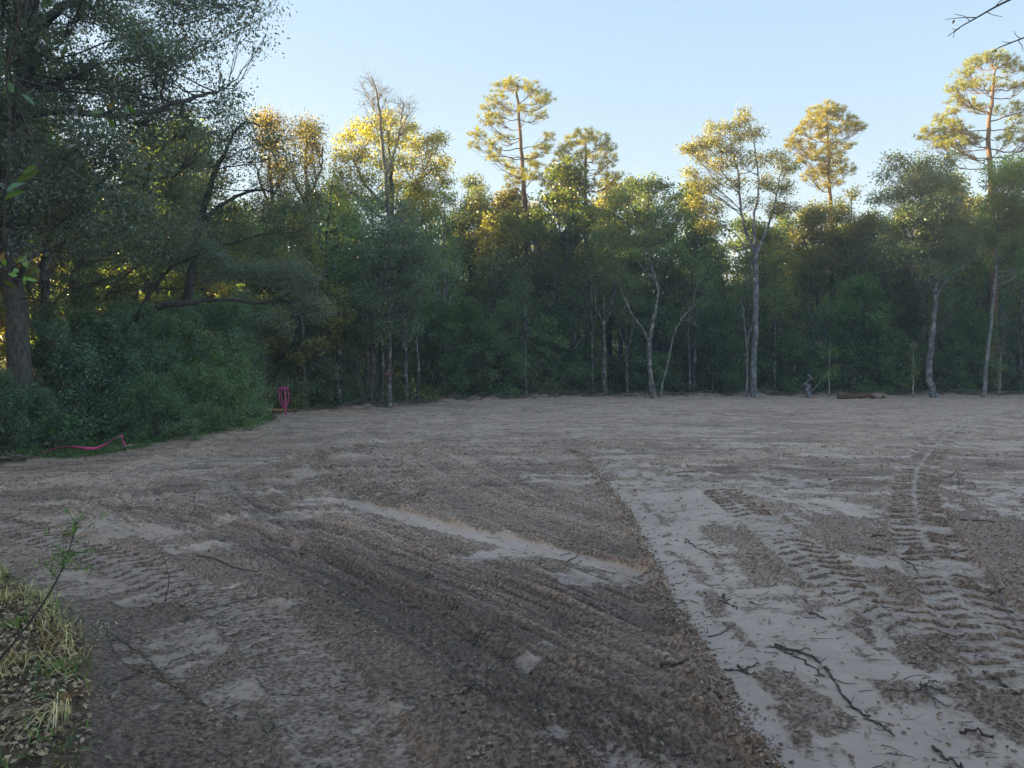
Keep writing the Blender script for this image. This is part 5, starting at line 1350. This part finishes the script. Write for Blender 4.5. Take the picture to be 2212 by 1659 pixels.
blades('grass_tuft', 'rust-brown dry tuft on the verge above the green tuft', 'grass', 100, 1415, 90, .15, .06, (0.22, 0.125, 0.05), (0.1, -.1), seed=4, w_=.004, arch=.6)
blades('grass_tuft', 'rust-brown dry tuft at the root of the straw clump', 'grass', 148, 1535, 50, .08, .03, (0.30, 0.15, 0.05), (0.1, -.1), seed=5, w_=.004, arch=.6)
blades('grass_tuft', 'yellow dry grass tuft highest on the left verge', 'grass', 15, 1320, 160, .20, .06, (0.32, 0.26, 0.13), (0.1, -.1), seed=6, w_=.004, arch=.6)
blades('grass_tuft', 'dull green grass tuft at the left edge under the dry one', 'grass', 20, 1385, 110, .14, .05, (0.09, 0.13, 0.05), (0.1, -.1), seed=7, w_=.004, arch=.5, mat=M_LEAF)
blades('grass_tuft', 'brown grass tuft at the left edge beside the green tuft', 'grass', 25, 1460, 130, .14, .05, (0.20, 0.14, 0.06), (0.1, -.1), seed=8, w_=.004, arch=.55)
blades('straw_clump', 'flattened straw scraps lying where the verge meets the mud', 'grass', 215, 1365, 40, .10, .05, (0.30, 0.26, 0.17), (0, 0), seed=9, w_=.006, arch=.85)
blades('grass_tuft', 'tiny bright green weed at the bottom edge', 'weed', 168, 1640, 22, .06, .012, (0.06, 0.15, 0.035), (0, 0), seed=10, w_=.006, arch=.4, mat=M_LEAF)
blades('grass_tuft', 'thin green weeds on the mud left under the leaning sapling', 'grass', 150, 1200, 40, .12, .10, (0.07, 0.12, 0.04), (0, 0), seed=12, w_=.004, arch=.3, mat=M_LEAF)
# dead leaves on the verge and dry grass ground cover
n = 6500
yy = r3.uniform(2.0, 6.2, n); vx = np.interp(yy, [0, 3.2, 3.9, 4.7, 5.4, 6.2, 7.0], [-1.75, -1.84, -2.2, -2.72, -3.4, -4.3, -6.0])
xx = vx - r3.random(n) ** 1.1 * 1.6 + .05
zg_ = ground_fields(xx, yy)[0]
V = leaf_quads(np.stack([xx, yy, zg_ + .008 + r3.random(n) * .015], -1), .036, r3, .5, 2.0, .25)
tag(mobj('leaf_litter', leaf_mesh('leaf_litter', V, r3), M_STRAW, None, (0.24, 0.165, 0.11)), 'dead brown oak leaves strewn over the left verge', 'dead leaves', kind='stuff')
def verge_grass(n, seed, rng_=None):
    r_ = np.random.default_rng(seed)
    y_ = r_.uniform(2.4, 6.3, n); x_ = np.interp(y_, [0, 3.2, 3.9, 4.7, 5.4, 6.2, 7.0], [-1.75, -1.84, -2.2, -2.72, -3.4, -4.3, -6.0]) - r_.random(n) ** 1.3 * 1.3 + .06
    k_ = fbm(x_ * 2.2, y_ * 2.2, 3, seed) > .47; x_, y_ = x_[k_], y_[k_]; m_ = len(x_)
    z0_ = ground_fields(x_, y_)[0]; a = r_.uniform(0, 2 * PI, m_); l = r_.uniform(.05, .2, m_); h = l * r_.uniform(.2, .9, m_)
    b_ = np.stack([x_, y_, z0_], -1); e = b_ + np.stack([np.cos(a) * l * .7, np.sin(a) * l * .7, h * .8], -1); m2 = (b_ + e) / 2 + np.stack([0 * a, 0 * a, h * .35], -1)
    sd = np.stack([-np.sin(a), np.cos(a), 0 * a], -1) * .0022
    V = np.stack([b_ - sd, b_ + sd, m2 + sd, m2 - sd, m2 - sd, m2 + sd, e + sd * .2, e - sd * .2], 1).reshape(-1, 3)
    return leaf_mesh('verge_grass', V, r_)
tag(mobj('verge_grass', verge_grass(3000, 31), M_STRAW, None, (0.30, 0.24, 0.12)), 'dry straw-coloured grass mixed through the leaf litter of the left verge', 'grass', kind='stuff')
tag(mobj('verge_grass', verge_grass(1500, 37), M_LEAF, None, (0.07, 0.12, 0.035)), 'sparse green grass blades growing through the left verge', 'grass', kind='stuff')
# leaves and bits scattered over all the soil near the verge and far edge
n = 2600
a_ = r3.uniform(-.62, .62, n); d_ = 3 + 22 * r3.random(n) ** 1.6
xx = d_ * np.sin(a_); yy = d_ * np.cos(a_)
zg_ = ground_fields(xx, yy)[0]
V = leaf_quads(np.stack([xx, yy, zg_ + .006], -1), .035, r3, .5, 3.0, .3)
tag(mobj('leaf_scraps', leaf_mesh('leaf_scraps', V, r3), M_STRAW, None, (0.13, 0.10, 0.075)), 'small dead leaf scraps scattered over the cleared soil', 'dead leaves', kind='stuff')
# clods
def clod_mesh():
    n = 36000
    a_ = r3.uniform(-.70, .70, n); d_ = 2.6 + 15 * r3.random(n) ** 1.35
    xx = d_ * np.sin(a_); yy = d_ * np.cos(a_)
    nb_ = 4000; ib = r3.integers(0, len(BLADE) - 1, nb_); fb_ = r3.random(nb_)[:, None]
    pb = BLADE[ib] * (1 - fb_) + BLADE[ib + 1] * fb_
    xx = np.concatenate([xx, pb[:, 0] + r3.normal(-.01, .055, nb_)]); yy = np.concatenate([yy, pb[:, 1] + r3.normal(0, .05, nb_)])
    zg_, wg, tg_, lg = ground_fields(xx, yy); n = len(xx)
    dn = fbm(xx * 1.1, yy * 1.1, 3, 331)
    keep = (np.arange(n) >= n - 4000) | (wg < .3) & (lg < .3) & (r3.random(n) < sm(.35, .6, dn) + .12) | ((wg > .5) & (r3.random(n) < .07))
    xx, yy, zg_ = xx[keep], yy[keep], zg_[keep]; n = len(xx)
    base = np.array([(1, 0, 0), (0, 1, 0), (-1, 0, 0), (0, -1, 0), (0, 0, 1), (0, 0, -1)], float)
    Fb = np.array([(0, 1, 4), (1, 2, 4), (2, 3, 4), (3, 0, 4), (1, 0, 5), (2, 1, 5), (3, 2, 5), (0, 3, 5)])
    s = (0.0035 + 0.009 * r3.random(n) ** 3) * (1 + .07 * np.hypot(xx, yy))
    V = base[None] * (1 + r3.normal(0, .28, (n, 6, 1))) * s[:, None, None] * np.array([1.2, 1, .7])
    an = r3.uniform(0, 6.28, n); c_, s_ = np.cos(an)[:, None], np.sin(an)[:, None]
    V = np.stack([V[..., 0] * c_ - V[..., 1] * s_, V[..., 0] * s_ + V[..., 1] * c_, V[..., 2]], -1)
    V += np.stack([xx, yy, zg_ + s * .35], -1)[:, None, :]
    F = Fb[None] + (np.arange(n) * 6)[:, None, None]
    N = n * 6
    return mesh_np('mud_clods', V.reshape(-1, 3), F.reshape(-1, 3), {'wet': ('POINT', np.zeros(N)), 'tone': ('POINT', np.repeat(r3.uniform(.25, .7, n), 6)), 'litter': ('POINT', np.zeros(N))}, smooth=True)
tag(mobj('mud_clods', clod_mesh(), M_MUD), 'loose crumbs and clods of dark earth on the cleared soil', 'soil', kind='stuff')
# root bits and twigs
def bits(n, dmax, L, rr0, seed, upv=.25):
    r_ = np.random.default_rng(seed); T = Tubes()
    a_ = r_.uniform(-.70, .70, n); d_ = 2.8 + (dmax - 2.8) * r_.random(n) ** 1.25
    xx = d_ * np.sin(a_); yy = d_ * np.cos(a_); zg_ = ground_fields(xx, yy)[0]
    for k in range(n):
        if yy[k] > edge_y(xx[k]): continue
        l = L * r_.uniform(.3, 1.3) * (1 + .025 * d_[k]); a = r_.normal(0, .8); r = rr0 * r_.uniform(.6, 1.3) * (1 + .06 * d_[k])
        d = np.array([math.cos(a), math.sin(a), 0])
        p = np.array([xx[k], yy[k], zg_[k] + r * .8]); m_ = p + d * l * .5 + r_.normal(0, .12 * l, 3) * np.array([1, 1, .4]); e = p + d * l + np.array([0, 0, l * upv * max(0, r_.normal(0, .8))])
        T.add(crom([p, m_, e], 5), np.linspace(r, r * .5, 5), 3)
    return T.mesh('root_bits')
tag(mobj('root_bits', bits(3400, 34, .10, .0022, 5), M_WOOD, None, (0.10, 0.082, 0.066)), 'small dark root bits and twigs scattered over the soil', 'twigs', kind='stuff')
tag(mobj('root_bits', bits(1100, 20, .12, .0020, 6), M_WOOD, None, (0.26, 0.21, 0.15)), 'small pale root fibres scattered over the soil', 'twigs', kind='stuff')
# pale litter line along the far wood edge
T = Tubes(); r_ = np.random.default_rng(66)
xs_ = r_.uniform(-9, 40, 800); ys_ = edge_y(xs_) + r_.normal(-.1, .6, 800); zs_ = ground_fields(xs_, ys_)[0] + .02
for x, y, zg0 in zip(xs_, ys_, zs_):
    l = r_.uniform(.2, 1.0); a = r_.normal(0, .5)
    p = np.array([x, y, zg0]); e = p + np.array([math.cos(a) * l, math.sin(a) * l, r_.uniform(0, .35) * l]); m_ = (p + e) / 2 + np.array([0, 0, r_.uniform(0, .12)])
    T.add(crom([p, m_, e], 5), np.linspace(.018, .008, 5), 4)
tag(mobj('edge_litter', T.mesh('edge_litter'), M_WOOD, None, (0.24, 0.20, 0.17)), 'line of pale roots and sticks pushed against the far wood edge', 'twigs', kind='stuff')


# thin haze volume added over the clearing to lift the dark foliage
def added_haze_box(x0, x1, y0, y1, z0, z1, dens):
    V = [(x, y, z) for z in (z0, z1) for y in (y0, y1) for x in (x0, x1)]
    F = [(0, 2, 3, 1), (4, 5, 7, 6), (0, 1, 5, 4), (2, 6, 7, 3), (0, 4, 6, 2), (1, 3, 7, 5)]
    me = bpy.data.meshes.new('added_haze'); me.from_pydata(V, [], F)
    m, t = new_mat('added_haze')
    v = nd(t, 'ShaderNodeVolumePrincipled'); v.inputs['Density'].default_value = dens
    v.inputs['Color'].default_value = (0.92, 0.95, 1.0, 1); v.inputs['Anisotropy'].default_value = 0.2
    o = nd(t, 'ShaderNodeOutputMaterial'); t.links.new(v.outputs[0], o.inputs['Volume'])
    return tag(mobj('added_haze', me, m), 'thin haze added over the clearing to lift the dark trees', 'added_haze', kind='stuff')
added_haze_box(-270, 270, -270, 270, -1.2, 30, 0.0016)
